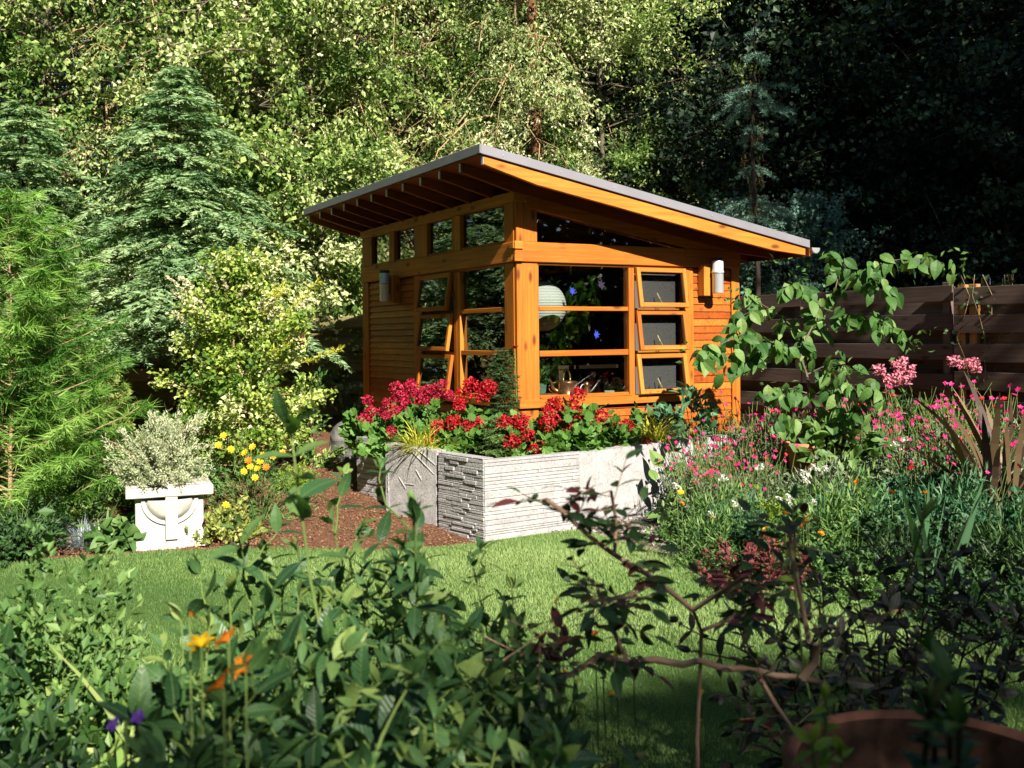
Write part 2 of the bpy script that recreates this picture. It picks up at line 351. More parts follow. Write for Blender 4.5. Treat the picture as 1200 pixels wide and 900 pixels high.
lm('violet', (0.08, 0.02, 0.26), (0.14, 0.04, 0.38), t=0.1)
lm('burgundy', (0.1, 0.02, 0.025), (0.2, 0.05, 0.05), t=0.1)

# ------------------------------------------------------------------ leaf templates (along +Y, facing +Z, length 1)
def T(v, f): return (np.array(v, float), np.array(f))
LF = T([[0, 0, 0], [.26, .42, .07], [0, 1, -.06], [-.26, .42, .07]], [[0, 1, 2], [0, 2, 3]])
LFW = T([[0, 0, 0], [.4, .4, .08], [0, 1, -.1], [-.4, .4, .08]], [[0, 1, 2], [0, 2, 3]])
LFN = T([[0, 0, 0], [.09, .4, .02], [0, 1, -.04], [-.09, .4, .02]], [[0, 1, 2], [0, 2, 3]])
LFM = T([[0, 0, 0], [.15, .4, .03], [0, 1, -.05], [-.15, .4, .03]], [[0, 1, 2], [0, 2, 3]])
NEEDLE = T([[-.035, 0, 0], [.035, 0, 0], [0, 1, -.08]], [[0, 1, 2]])
def bigleaf(w=.24, droop=.25, fold=.1, n=5):
    V = []; Fc = []
    for i in range(n + 1):
        t = i / n; wd = w * (math.sin(math.pi * min(1, t ** .8)) ** .85 if t < 1 else 0) + (.012 if i == 0 else 0); z = .12 * t - droop * t * t
        V += [[-wd, t, z + fold * wd * 3 * .35], [0, t, z], [wd, t, z + fold * wd * 3 * .35]]
    for i in range(n):
        a = i * 3; Fc += [[a, a + 1, a + 4, a + 3], [a + 1, a + 2, a + 5, a + 4]]
    return T(V, Fc)
BIG = bigleaf(.20, .3); BIGW = bigleaf(.29, .4, .16); STRAP = bigleaf(.10, .2)
def rounded(n=9):
    V = [[0, .12, -.06]]
    for i in range(n * 2):
        a = -math.pi / 2 + (i + .5) * 2 * math.pi / (n * 2); r = .5 if i % 2 == 0 else .43
        V.append([r * math.cos(a), .45 + r * math.sin(a), .05 + .04 * math.sin(i * 1.7)])
    k = n * 2
    return T(V, [[0, 1 + i, 1 + (i + 1) % k] for i in range(k) if i != k - 1])
ROUND = rounded()
PETAL = T([[0, 0, 0], [.32, .5, .12], [.14, 1, .05], [-.14, 1, .05], [-.32, .5, .12]], [[0, 1, 2, 3], [0, 3, 4, 4]][:1])
PETAL = T([[0, 0, 0], [.36, .55, .1], [0, 1, .0], [-.36, .55, .1]], [[0, 1, 2, 3]])
def rv(n, z=0.0, g=None):
    v = (g or rng).normal(size=(n, 3)); v[:, 2] += z; return v / (np.linalg.norm(v, axis=1)[:, None] + 1e-9)
def nrm(v): v = np.asarray(v, float); return v / (np.linalg.norm(v, axis=-1, keepdims=True) + 1e-9)
def wob(P, seed, f=2.2):
    g = np.random.default_rng(seed); k = g.normal(size=(5, 3)) * f; ph = g.random(5) * 6.28
    return np.sin(P @ k.T + ph).sum(1) / 2.2

# ------------------------------------------------------------------ plants: each returns (wood MB, leaf MB)
def tree_parts(seed, H=7.0, cb=0.8, R=2.0, nl=46, tw=13, lf=26, T_=LF, size=.085, twl=.55, up=.35, droop=.25, tr=.09, prof=None, jit=.05, lean=(0, 0), gaps=.0, ldown=.25, wood_r=.45, zmax=None, facing=.7):
    g = np.random.default_rng(seed); W = MB(); C = MB()
    zt = np.linspace(-.1, H, 9); wx = g.normal(size=9).cumsum() * .05 + np.linspace(0, lean[0], 9); wy = g.normal(size=9).cumsum() * .05 + np.linspace(0, lean[1], 9)
    TP = np.stack([wx, wy, zt], 1); TP[0, :2] = 0
    W.tube(TP, tr * np.linspace(1, .22, 9) ** .9, 7, wood_r)
    if prof is None: prof = lambda t: math.sin(math.pi * (0.12 + 0.83 * t)) ** .6
    for i in range(nl):
        t = (i + g.random()) / nl; z = cb + (H - cb) * t
        b = np.array([np.interp(z, zt, TP[:, k]) for k in range(3)])
        a = i * 2.39996 + g.normal() * .4; Lb = R * prof(t) * g.uniform(.6, 1.15)
        d = np.array([math.cos(a), math.sin(a), 0])
        s = np.linspace(0, 1, 6)[:, None]; el = up * (0.6 + .8 * t) + g.normal() * .12
        P = b + d * Lb * s * math.cos(el) + np.array([0, 0, 1.]) * (Lb * s * math.sin(el) - droop * Lb * s ** 2.2)
        P[1:] += g.normal(size=(5, 3)) * .04 * Lb
        W.tube(P, np.linspace(1, .2, 6) * tr * (.16 + .18 * (1 - t)), 4, wood_r + .2 * g.random(), cap=False)
        k = max(3, int(tw * (.45 + .55 * Lb / R)))
        st = g.uniform(.22, 1.0, k); B = np.stack([np.interp(st, s[:, 0], P[:, q]) for q in range(3)], 1)
        side = nrm(np.cross(P[-1] - P[0], [0, 0, 1.])); sg = np.where(g.random(k) > .5, 1, -1)[:, None]
        D = nrm(nrm(P[-1] - P[0]) * .7 + side * sg * .8 + g.normal(size=(k, 3)) * .45 + np.array([0, 0, up * .4]))
        TL = twl * g.uniform(.5, 1.2, k)
        for q in range(0, k, 3): W.tube([B[q], B[q] + D[q] * TL[q] * .55 + [0, 0, -.02], B[q] + D[q] * TL[q] + [0, 0, -droop * TL[q] * .7]], [tr * .05 + .003, tr * .035 + .002, .002], 3, g.random(), cap=False)
        u = g.uniform(.08, 1.05, (k, lf))
        X = B[:, None, :] + D[:, None, :] * (u * TL[:, None])[:, :, None] + g.normal(size=(k, lf, 3)) * jit
        X[:, :, 2] -= droop * TL[:, None] * u ** 2 * .7
        LD = nrm(D[:, None, :] * .5 + g.normal(size=(k, lf, 3)) * .75 + np.array([0, 0, -ldown]))
        X = X.reshape(-1, 3); LD = LD.reshape(-1, 3)
        if gaps:
            keep = wob(X, seed + 5, 2.4) > -1.1 + gaps; X = X[keep]; LD = LD[keep]
        n = len(X)
        cl = np.clip(g.normal(.5, .28) + g.normal(size=n) * .22, 0, 1)
        C.leaves(T_, X, LD, g.normal(size=(n, 3)) * facing + np.array([0, -.35, .8]), size * g.uniform(.6, 1.25, n), cl)
    return W, C
def conifer_parts(seed, H=8.0, cb=.3, R=1.9, nl=60, sp=16, lf=26, size=.11, T_=LFN, tr=.09, droop=.35, up=.1, prof=None, spl=.45, flat=.5, wood_r=.3, ldj=.22, az=None):
    """drooping boughs carrying flat feathery sprays"""
    g = np.random.default_rng(seed); W = MB(); C = MB()
    W.tube(np.stack([g.normal(size=8) * .015, g.normal(size=8) * .015, np.linspace(-.1, H, 8)], 1), tr * np.linspace(1, .12, 8), 7, wood_r)
    if prof is None: prof = lambda t: (1 - t) ** .75 + .04
    for i in range(nl):
        t = (i + g.random()) / nl; z = cb + (H - cb) * t; a = i * 2.39996 + g.normal() * .3; Lb = R * prof(t) * g.uniform(.65, 1.15)
        d = np.array([math.cos(a), math.sin(a), 0]); s = np.linspace(0, 1, 7)[:, None]
        P = np.array([0, 0, z]) + d * Lb * s + np.array([0, 0, 1.]) * (up * Lb * s - droop * Lb * s ** 2)
        P[1:, :2] += g.normal(size=(6, 2)) * .03 * Lb
        W.tube(P, np.linspace(1, .15, 7) * tr * .28 * (1 - .6 * t) + .002, 4, wood_r + .3 * g.random(), cap=False)
        k = max(4, int(sp * Lb / R * 1.2)); st = np.linspace(.15, 1, k); B = np.stack([np.interp(st, s[:, 0], P[:, q]) for q in range(3)], 1)
        side = np.array([-d[1], d[0], 0]); sg = np.where(np.arange(k) % 2, 1, -1)[:, None]
        D = nrm(d * .75 + side * sg * g.uniform(.5, 1.1, (k, 1)) + g.normal(size=(k, 3)) * .16 + [0, 0, -droop * .5])
        TL = spl * (1.15 - .55 * st) * g.uniform(.7, 1.2, k) * (.5 + .5 * Lb / R)
        u = np.tile(np.linspace(.05, 1.0, lf), (k, 1)) + g.normal(size=(k, lf)) * .02
        X = B[:, None, :] + D[:, None, :] * (u * TL[:, None])[:, :, None]; X[:, :, 2] -= droop * .6 * TL[:, None] * u ** 2
        S2 = nrm(np.cross(D, [0, 0, 1.]))[:, None, :] * np.where(np.arange(lf) % 2, 1, -1)[None, :, None]
        LD = nrm(D[:, None, :] * .9 + S2 * .8 + g.normal(size=(k, lf, 3)) * ldj + [0, 0, -.12])
        X = X.reshape(-1, 3); LD = LD.reshape(-1, 3); n = len(X)
        cl = np.clip(g.normal(.45, .25) + g.normal(size=n) * .2 + .25 * np.tile(u[0], k), 0, 1)
        C.leaves(T_, X, LD, g.normal(size=(n, 3)) * flat + [0, -.2, 1], size * g.uniform(.7, 1.2, n) * (1.15 - .4 * np.tile(u[0], k)), cl)
    return W, C
def mound_parts(seed, r=.4, h=.5, n=1400, T_=LF, size=.05, stems=14, out=.8, rough=.25, zb=.0, jr=.35, stem_r=.004, clump=0, lod=0, flatn=.6):
    """bushy dome: leaves on many short shoots, uneven outline"""
    g = np.random.default_rng(seed); W = MB(); C = MB()
    ns = clump or max(18, n // 28); D = nrm(g.normal(size=(ns, 3)) * [1, 1, .85] + [0, 0, .45]); D[:, 2] = np.abs(D[:, 2])
    rr = g.uniform(.45, 1.0, ns) ** .6 * (1 + rough * wob(D * 2.5, seed + 1, 1.6) * .8)
    tip = D * [r, r, h] * rr[:, None]; tip[:, 2] += zb
    for q in range(min(ns, stems)): W.tube([[tip[q, 0] * .15, tip[q, 1] * .15, -.02], [tip[q, 0] * .5, tip[q, 1] * .5, tip[q, 2] * .62], tip[q]], [stem_r * 1.5, stem_r, stem_r * .5], 4, g.random(), cap=False)
    m = n // ns; sd = nrm(D + g.normal(size=(ns, 3)) * .3 + [0, 0, .3])
    u = g.uniform(0, 1, (ns, m)); L_ = min(r, h) * .5
    X = tip[:, None, :] - sd[:, None, :] * (u * L_)[:, :, None] + g.normal(size=(ns, m, 3)) * size * jr
    X = X.reshape(-1, 3); dd = np.repeat(D, m, 0); k = X[:, 2] > .005; X = X[k]; dd = dd[k]; N_ = len(X)
    LD = nrm(dd * out + g.normal(size=(N_, 3)) * .7 + [0, 0, .1])
    cl = np.clip(np.repeat(g.normal(.5, .22, ns), m)[k] + g.normal(size=N_) * .2, 0, 1)
    C.leaves(T_, X, LD, dd * .7 + g.normal(size=(N_, 3)) * flatn + [0, -.2, .6], size * g.uniform(.6, 1.25, N_), cl)
    return W, C, tip
def blades(seed, n=60, L_=.5, w=.012, arch=.5, spread=.5, base=.04, up=1.0, seg=5, twist=0, lmin=.5, cup=0):
    g = np.random.default_rng(seed); C = MB()
    for i in range(n):
        a = g.random() * 6.28; sp = spread * g.random() ** .7; l = L_ * g.uniform(lmin, 1.05); ar = arch * g.uniform(.5, 1.3)
        d = np.array([math.cos(a), math.sin(a), 0.]); s = np.linspace(0, 1, seg + 1)
        th = sp + ar * s ** 1.3 * 1.6; dz = np.cos(th) * up; dh = np.sin(th)
        hx = np.concatenate([[0], np.cumsum((dh[1:] + dh[:-1]) / 2 * l / seg)]); hz = np.concatenate([[0], np.cumsum((dz[1:] + dz[:-1]) / 2 * l / seg)])
        c0 = np.array([g.normal() * base, g.normal() * base, 0]); P = c0 + d * hx[:, None] + np.array([0, 0, 1.]) * hz[:, None]
        P[:, 2] = np.maximum(P[:, 2], .008)
        sd = np.array([-d[1], d[0], 0]); wd = w * g.uniform(.7, 1.2) * np.clip(np.sin(np.pi * (s * .86 + .14)) ** .6, .05, 1); wd[-1] = w * .06
        if g.random() < .5: sd = nrm(sd + d * g.normal() * .8 + [0, 0, .1])
        V = np.stack([P - sd * wd[:, None], P + [0, 0, -cup * w] * 1, P + sd * wd[:, None]], 1).reshape(-1, 3)
        Fc = []
        for k in range(seg): b = k * 3; Fc += [[b, b + 1, b + 4, b + 3], [b + 1, b + 2, b + 5, b + 4]]
        C.add(V, Fc, float(g.random()))
    return C
def pompon(seed, r=.06, n=90, size=.03, flat=.75):
    g = np.random.default_rng(seed); C = MB(); D = nrm(g.normal(size=(n, 3)) + [0, 0, .35])
    P = D * r * g.uniform(.62, .95, (n, 1)) * [1, 1, flat]
    C.leaves(PETAL, P, nrm(D * .4 + g.normal(size=(n, 3)) * .7), D + g.normal(size=(n, 3)) * .3, size * g.uniform(.7, 1.2, n)); return C
def daisy(r=.02, n=6, cup=.3, seed=1, w=1.0, rings=1):
    g = np.random.default_rng(seed); C = MB()
    for q in range(rings):
        a = np.arange(n) * 2 * math.pi / n + q * .5; D = np.stack([np.cos(a), np.sin(a), np.full(n, cup + .35 * q)], 1)
        C.leaves(PETAL, np.zeros((n, 3)), D, np.stack([-np.cos(a) * cup, -np.sin(a) * cup, np.ones(n)], 1), r * g.uniform(.9, 1.1, n) * (1 - .2 * q))
    return C
def plant(name, label, cat, woodm, leafm, W, C, loc=(0, 0, 0), rz=0, group=None, wn='stems', cn='foliage', smooth=True):
    t = thing(name, label, cat, loc, rz, group)
    if W is not None and W.n: W.build(wn, woodm, t, smooth)
    C.build(cn, leafm, t)
    return t
def gz(x, y): return float(hgt(x, y))

# ================================================================== SETTING
def axis(lo, hi, a, b, fine, coarse):
    return np.unique(np.concatenate([np.arange(lo, a, coarse), np.arange(a, b, fine), np.arange(b, hi + coarse, coarse)]))
xs = axis(-70, 70, -6, 7, .08, 3.0); ys = axis(-40, 90, -1, 17, .08, 3.0)
XX, YY = np.meshgrid(xs, ys); ZZ = hgt(XX, YY) + .008 * wob(np.stack([XX.ravel(), YY.ravel(), XX.ravel() * 0], 1), 3, 9).reshape(XX.shape) * ((YY > 4) & (YY < 16))
nx, ny = len(xs), len(ys)
i = np.arange(ny - 1)[:, None] * nx + np.arange(nx - 1)[None, :]
tag(MB().add(np.stack([XX, YY, ZZ], -1).reshape(-1, 3), np.stack([i, i + 1, i + nx + 1, i + nx], -1).reshape(-1, 4)).build('ground', GROUND, smooth=True), kind='structure')

LP = [(-8, -4), (-8, 6.6), (-4.6, 7.0), (-3.34, 7.3), (-2.63, 7.52), (-1.9, 7.6), (-1.2, 7.52), (-.78, 7.53), (-.4, 7.68), (-.2, 7.8), (.2, 8.06), (.5, 8.2), (.62, 8.1), (.78, 7.8), (1.0, 7.45), (1.43, 6.84), (1.86, 6.18), (2.2, 5.5), (2.53, 5.0), (3.0, 4.3), (3.3, 3.4), (3.4, -4)]
def inpoly(x, y, P):
    c = np.zeros(len(x), bool); n = len(P)
    for a in range(n):
        x0, y0 = P[a]; x1, y1 = P[a - 1]
        k = ((y0 > y) != (y1 > y)) & (x < (x1 - x0) * (y - y0) / (y1 - y0 + 1e-12) + x0); c ^= k
    return c
gx, gy = np.meshgrid(np.arange(-8, 3.5, .12), np.arange(-4, 8.3, .12))
import bmesh
bm = bmesh.new(); vs = [bm.verts.new((x, y, 0.016)) for x, y in LP]; f = bm.faces.new(vs); bmesh.ops.triangulate(bm, faces=[f])
me = bpy.data.meshes.new('lawn'); bm.to_mesh(me); bm.free(); me.materials.append(LAWN)
o = bpy.data.objects.new('lawn', me); COL.objects.link(o); tag(o, kind='structure')
# grass blades, denser close to the visible middle
def scatter(n, x0, x1, y0, y1, f): x = rng.uniform(x0, x1, n); y = rng.uniform(y0, y1, n); k = f(x, y); return x[k], y[k]
x, y = scatter(360000, -4.2, 2.9, 2.6, 8.3, lambda x, y: inpoly(x, y, LP) & (np.abs(x) < .56 * y + .3))
edge = 1 + 0.25 * (wob(np.stack([x, y, x * 0], 1), 4, 3))
n = len(x); D = rv(n) * [.5, .5, .2] + [0, 0, 1]
cl = np.clip(.45 + .3 * wob(np.stack([x, y, x * 0], 1), 9, 1.6) + rng.normal(size=n) * .2, 0, 1)
tag(MB().leaves(T([[-.09, 0, 0], [.09, 0, 0], [0, 1, -.15]], [[0, 1, 2]]), np.stack([x, y, np.full(n, .012)], 1), D, rv(n) * .7 + [0, -.6, .5], .030 * rng.uniform(.5, 1.15, n) * np.clip(edge, .7, 1.3), cl).build('grass', BLADE),
    'short mown grass covering the curved lawn', 'grass', kind='stuff')
# bark chips on the open soil
CH = T([[-.3, 0, 0], [.3, .1, .1], [.25, 1, 0], [-.25, .9, .12]], [[0, 1, 2, 3]])
x, y = scatter(130000, -4.5, 0.2, 7.4, 11.5, lambda x, y: ~inpoly(x, y, LP))
n = len(x)
tag(MB().leaves(CH, np.stack([x, y, hgt(x, y) + .008], 1), rv(n) * [1, 1, .25], rv(n, 1.8), 0.012 * rng.uniform(.2, 1.3, n) ** 1.5).build('bark_mulch', CHIPS), 'red brown shredded bark spread over the bare bed beside the stone wall', 'mulch', kind='stuff')
x, y = scatter(26000, .3, 1.75, 6.6, 9.6, lambda x, y: ~inpoly(x, y, LP))
n = len(x)
tag(MB().leaves(CH, np.stack([x, y, hgt(x, y) + .01], 1), rv(n) * [1, 1, .25], rv(n, 1.8), .032 * rng.uniform(.3, 1.4, n)).build('bark_nuggets', CHIPSG), 'grey bark nuggets at the foot of the wall beside the flower border', 'mulch', kind='stuff')

# ================================================================== SHED  (local x = along sunny window wall, local y = along shaded wall going back)
SA = rad(29); CX = 0.0436
shed = thing('garden_shed', 'orange cedar garden shed with grey mono-pitch roof and big divided windows', 'shed', (CX, 9.4, 0), SA)
def S2W(x, y, z=0): return Vector((CX + x * math.cos(SA) - y * math.sin(SA), 9.4 + x * math.sin(SA) + y * math.cos(SA), z))
W_, L_ = 2.70, 3.99
def rt(x): return 3.13 - .177 * x      # roof top
BV = .004
# floor and inner shell
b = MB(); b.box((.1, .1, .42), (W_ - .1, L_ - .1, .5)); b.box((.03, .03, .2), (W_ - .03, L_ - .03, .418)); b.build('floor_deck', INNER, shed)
b = MB()
z = .36
def siding(b, fn, u0, u1, z0, z1, pitch=.0735, face=0.0, skip=None):
    z = z0
    while z < z1 - .005:
        h = min(pitch, z1 - z)
        fn(b, u0, u1, z, h); z += pitch
def sf(b, u0, u1, z, h):  # clapboard on the front wall (faces -y)
    pr = [(.045, z), (.002, z), (.014, z + h - .003), (.045, z + h - .003)]
    P = [(p[0], p[1]) for p in pr]
    b.prism(P, u0, u1, 'yz')
def sl(b, u0, u1, z, h):  # clapboard on the left wall (faces -x)
    P = [(.045, z), (-.003, z), (.017, z + h - .003), (.045, z + h - .003)]
    b.prism(P, u0, u1, 'xz')
def sr(b, u0, u1, z, h):
    P = [(W_ - .045, z), (W_ + .002, z), (W_ - .018, z + h - .003), (W_ - .045, z + h - .003)]
    b.prism(P, u0, u1, 'xz')
def sbk(b, u0, u1, z, h):
    P = [(L_ - .045, z), (L_ + .002, z), (L_ - .018, z + h - .003), (L_ - .045, z + h - .003)]
    b.prism(P, u0, u1, 'yz')
fw = MB(); siding(fw, sf, 2.08, 2.585, .36, 2.28); siding(fw, sf, .0, 2.08, .36, .90)
fw.build('front_siding', CEDAR_SIDING, shed)
lw = MB(); siding(lw, sl, 2.352, 3.78, .36, 2.28); siding(lw, sl, .05, 2.352, .36, .90)
lw.build('side_siding', CEDAR_SIDING, shed)
rw = MB(); siding(rw, sr, .1, L_ - .1, .36, 2.44); rw.build('far_side_siding', CEDAR_SIDING, shed)
bw = MB(); siding(bw, sbk, .1, W_ - .1, .36, 2.44); bw.build('back_siding', CEDAR_SIDING, shed)
inn = MB()
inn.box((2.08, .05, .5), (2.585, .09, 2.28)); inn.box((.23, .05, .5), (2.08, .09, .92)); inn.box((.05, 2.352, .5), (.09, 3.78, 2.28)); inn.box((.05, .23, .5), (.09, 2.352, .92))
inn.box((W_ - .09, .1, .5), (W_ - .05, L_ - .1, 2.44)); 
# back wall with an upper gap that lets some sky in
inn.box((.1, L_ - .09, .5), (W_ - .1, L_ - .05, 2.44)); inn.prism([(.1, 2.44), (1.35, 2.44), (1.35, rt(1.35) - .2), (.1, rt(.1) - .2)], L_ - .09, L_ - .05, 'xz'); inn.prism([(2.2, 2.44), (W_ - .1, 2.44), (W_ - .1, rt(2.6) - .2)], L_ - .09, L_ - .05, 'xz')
inn.build('inner_panel', INNER, shed)
# posts
def part(name, mat, boxes, bev=BV, parent=None):
    b = MB()
    for q in boxes: b.box(*q[:2], **(q[2] if len(q) > 2 else {}))
    return b.build(name, mat, parent or shed, bevel=bev)
part('corner_post', CEDAR, [((0.0, -.012, .30), (.225, .14, 2.282)), ((0.0, -.010, 2.472), (.225, .14, 2.86)), ((-.010, .03, .30), (-.001, .214, 2.28)), ((-.010, .03, 2.474), (-.001, .214, 2.84)), ((.002, .142, .30), (.05, .214, 2.28)), ((.002, .142, 2.474), (.05, .214, 2.84))])
part('corner_post', CEDAR, [((2.592, -.010, .3), (2.702, .10, 2.452))])
part('corner_post', CEDAR, [((-.010, 3.785, .3), (.1, 3.992, 2.28)), ((-.008, 3.66, 2.474), (.1, 3.992, 2.84))])
part('corner_post', CEDAR, [((2.592, 3.88, .3), (2.702, 3.992, 2.452))])
# beams
part('front_beam', CEDAR, [((-.028, -.035, 2.283), (1.962, .09, 2.471))], .006)
part('front_beam', CEDAR, [((1.966, -.030, 2.283), (2.704, .09, 2.471))], .006)
part('beam_joint', CEDAR, [((-.040, -.052, 2.40), (.05, -.036, 2.474))], .004); part('beam_joint', CEDAR, [((-.040, -.050, 2.286), (.05, -.036, 2.345))], .004); part('beam_joint', CEDAR, [((-.046, -.03, 2.405), (-.030, .05, 2.468))], .004)
part('side_beam', CEDAR, [((-.030, .02, 2.284), (-.002, 3.995, 2.470)), ((0, .145, 2.284), (.09, 3.99, 2.470))], .005)
part('top_plate', CEDAR, [((-.034, -.02, 2.842), (.10, 3.99, 2.938))], .005)
def rakeb(name, y0, y1):
    b = MB(); b.prism([(.10, rt(.10) - .052), (.10, 2.812 - .017), (1.95, 2.812 - .17 * 1.95), (1.97, 2.474), (2.70, 2.474), (2.70, rt(2.7) - .052 + .0)], y0, y1, 'xz', r=.4)
    return b.build(name, CEDAR, shed, bevel=.003)
rakeb('rake_beam', -.025, .06); rakeb('rake_beam', L_ - .06, L_ + .02)
# front fixed window
def pane(name, a, b_, parent):
    b = MB(); b.box(a, b_, r=.5); return b.build(name, GLASS, parent)
win = part('window', CEDAR, [((.227, -.006, 2.262), (1.968, .085, 2.281)), ((.227, .0, .935), (.243, .085, 2.26)), ((1.269, -.012, .935), (1.337, .085, 2.258)),
    ((.245, -.004, 1.83), (1.267, .07, 1.872)), ((.245, -.004, 1.397), (1.267, .07, 1.452)), ((.245, -.002, 1.0), (1.267, .07, 1.030))], .004)
win['label'] = 'large fixed window with two wooden bars beside the corner post'
for z0, z1 in ((1.874, 2.260), (1.454, 1.828), (1.032, 1.395)): pane('pane', (.245, .03, z0), (1.267, .034, z1), win)
part('window_sill', CEDAR, [((.0, -.05, .918), (2.075, .16, .998)), ((.24, -.055, .999), (1.268, -.006, 1.008))], .006)
part('trim_board', CEDAR, [((1.972, -.014, .92), (2.078, .06, 2.28))])
# awning sashes, hinged at the top, open at the bottom
def sash(wall, u0, u1, z0, z1, out=.062, lab=None):
    sh = MB(); t = .045; H = z1 - z0
    sh.box((u0, -.02, -H), (u0 + t, .018, 0)); sh.box((u1 - t, -.02, -H), (u1, .018, 0)); sh.box((u0 + t, -.019, -t), (u1 - t, .017, -.001)); sh.box((u0 + t, -.019, -H + .001), (u1 - t, .017, -H + t))
    root = bpy.data.objects.new('window_sash', sh.mesh('window_sash', CEDAR)); COL.objects.link(root); root.parent = shed
    bv = root.modifiers.new('bevel', 'BEVEL'); bv.width = .004; bv.segments = 1; bv.limit_method = 'ANGLE'
    ang = math.asin(out / H)
    if wall == 'front': root.matrix_local = Matrix.Translation((0, -.022, z1)) @ Matrix.Rotation(-ang, 4, 'X')
    else: root.matrix_local = Matrix.Translation((-.022, 0, z1)) @ Matrix.Rotation(-rad(90), 4, 'Z') @ Matrix.Diagonal((-1, 1, 1, 1)) @ Matrix.Rotation(-ang, 4, 'X')
    p = MB(); p.box((u0 + t, .0, -H + t), (u1 - t, .004, -t)); p.build('pane', GLASS, root)
    c = MB(); um = (u0 + u1) / 2; c.tube([(um, .02, -H + .03), (um - .01, .05, -H + .10), (um - .02, .07, -H + .16)], .006, 6); c.tube([(um - .03, .02, -H + .03), (um - .03, .06, -H + .03)], .007, 6); c.build('crank_handle', BRASS, root)
    return root
def screen(wall, u0, u1, z0, z1):
    b = MB()
    if wall == 'front': b.box((u0 + .03, .075, z0), (u1 - .05, .077, z1 - .05)); b.build('insect_screen', SCREEN, shed)
    else: b.box((.075, u0 + .05, z0), (.077, u1 - .03, z1 - .05)); b.build('insect_screen', SCREEN, shed)
for z0, z1 in ((1.862, 2.262), (1.436, 1.836), (1.002, 1.402)):
    sash('front', 1.345, 1.962, z0, z1); screen('front', 1.345, 1.962, z0, z1)
    sash('left', 1.325, 2.135, z0, z1); screen('left', 1.325, 2.135, z0, z1)
part('window_frame', CEDAR, [((1.338, .03, 1.838), (1.968, .085, 1.860)), ((1.338, .03, 1.404), (1.968, .085, 1.434)), ((1.963, -.004, 1.0), (1.971, .085, 2.26))])
# left wall window
win = part('window', CEDAR, [((-.008, .217, 2.262), (.085, 2.35, 2.281)), ((-.010, 1.172, .935), (.085, 1.240, 2.258)), ((-.012, 1.245, .935), (.085, 1.318, 2.258)),
    ((-.004, .232, 1.826), (.07, 1.170, 1.870)), ((-.004, .232, 1.404), (.07, 1.170, 1.452)), ((.0, .217, .935), (.085, .23, 2.26)), ((-.002, .232, .99), (.07, 1.170, 1.02))], .004)
win['label'] = 'fixed window with two wooden bars on the shaded wall'
for z0, z1 in ((1.872, 2.260), (1.454, 1.824), (1.022, 1.402)): pane('pane', (.03, .232, z0), (.034, 1.170, z1), win)
part('window_frame', CEDAR, [((.03, 1.32, 1.838), (.085, 2.14, 1.860)), ((.03, 1.32, 1.404), (.085, 2.14, 1.434)), ((-.014, 2.142, .92), (.085, 2.35, 2.28))])
part('window_sill', CEDAR, [((-.05, .20, .915), (.12, 2.36, .985))], .006)
# clerestory on the left wall
cw = part('clerestory_window', CEDAR, [((-.012, 1.16, 2.474), (.08, 1.28, 2.84)), ((-.008, 1.285, 2.474), (.08, 1.36, 2.84)), ((-.010, 1.985, 2.474), (.09, 2.33, 2.84)), ((-.012, 2.92, 2.474), (.08, 3.08, 2.84)),
    ((.0, .217, 2.472), (.07, 1.158, 2.5)), ((.0, 1.362, 2.472), (.07, 1.983, 2.5)), ((.0, 2.332, 2.472), (.07, 2.918, 2.5)), ((.0, 3.082, 2.472), (.07, 3.658, 2.5))], .003)
for y0, y1 in ((.217, 1.158), (1.362, 1.983), (2.332, 2.918), (3.082, 3.658)): pane('pane', (.03, y0, 2.502), (.034, y1, 2.84), cw)
# triangular clerestory over the front beam
tw_ = MB(); tw_.prism([(.227, 2.474), (1.96, 2.474), (.227, 2.812 - .17 * .227)], .03, .034, 'xz', r=.5); tw_.build('triangular_pane', GLASS, shed)
# rafters, barge boards
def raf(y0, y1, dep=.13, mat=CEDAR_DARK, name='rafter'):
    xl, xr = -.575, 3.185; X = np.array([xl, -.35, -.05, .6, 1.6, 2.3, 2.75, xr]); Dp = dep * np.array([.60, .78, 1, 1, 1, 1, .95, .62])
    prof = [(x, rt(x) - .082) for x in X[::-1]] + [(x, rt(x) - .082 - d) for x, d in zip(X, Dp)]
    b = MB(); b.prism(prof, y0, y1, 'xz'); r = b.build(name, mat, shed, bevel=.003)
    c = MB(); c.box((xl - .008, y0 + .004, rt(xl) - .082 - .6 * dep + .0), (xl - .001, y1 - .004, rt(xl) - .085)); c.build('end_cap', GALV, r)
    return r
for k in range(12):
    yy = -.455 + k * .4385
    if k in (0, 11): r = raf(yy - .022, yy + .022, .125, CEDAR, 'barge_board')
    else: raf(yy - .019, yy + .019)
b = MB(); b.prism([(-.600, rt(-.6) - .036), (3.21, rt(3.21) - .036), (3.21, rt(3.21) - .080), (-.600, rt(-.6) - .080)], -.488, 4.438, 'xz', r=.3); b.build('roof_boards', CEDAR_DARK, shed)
b = MB()
b.prism([(-.612, rt(-.612)), (3.224, rt(3.224)), (3.224, rt(3.224) - .034), (-.612, rt(-.612) - .034)], -.487, 4.437, 'xz', r=.5)
b.prism([(-.614, rt(-.614) + .004), (3.226, rt(3.226) + .004), (3.226, rt(3.226) - .078), (-.614, rt(-.614) - .078)], -.502, -.489, 'xz', r=.5)
b.prism([(-.614, rt(-.614) + .004), (3.226, rt(3.226) + .004), (3.226, rt(3.226) - .078), (-.614, rt(-.614) - .078)], 4.439, 4.452, 'xz', r=.5)
b.box((-.628, -.502, rt(-.62) - .076), (-.615, 4.452, rt(-.62) + .005), r=.5)
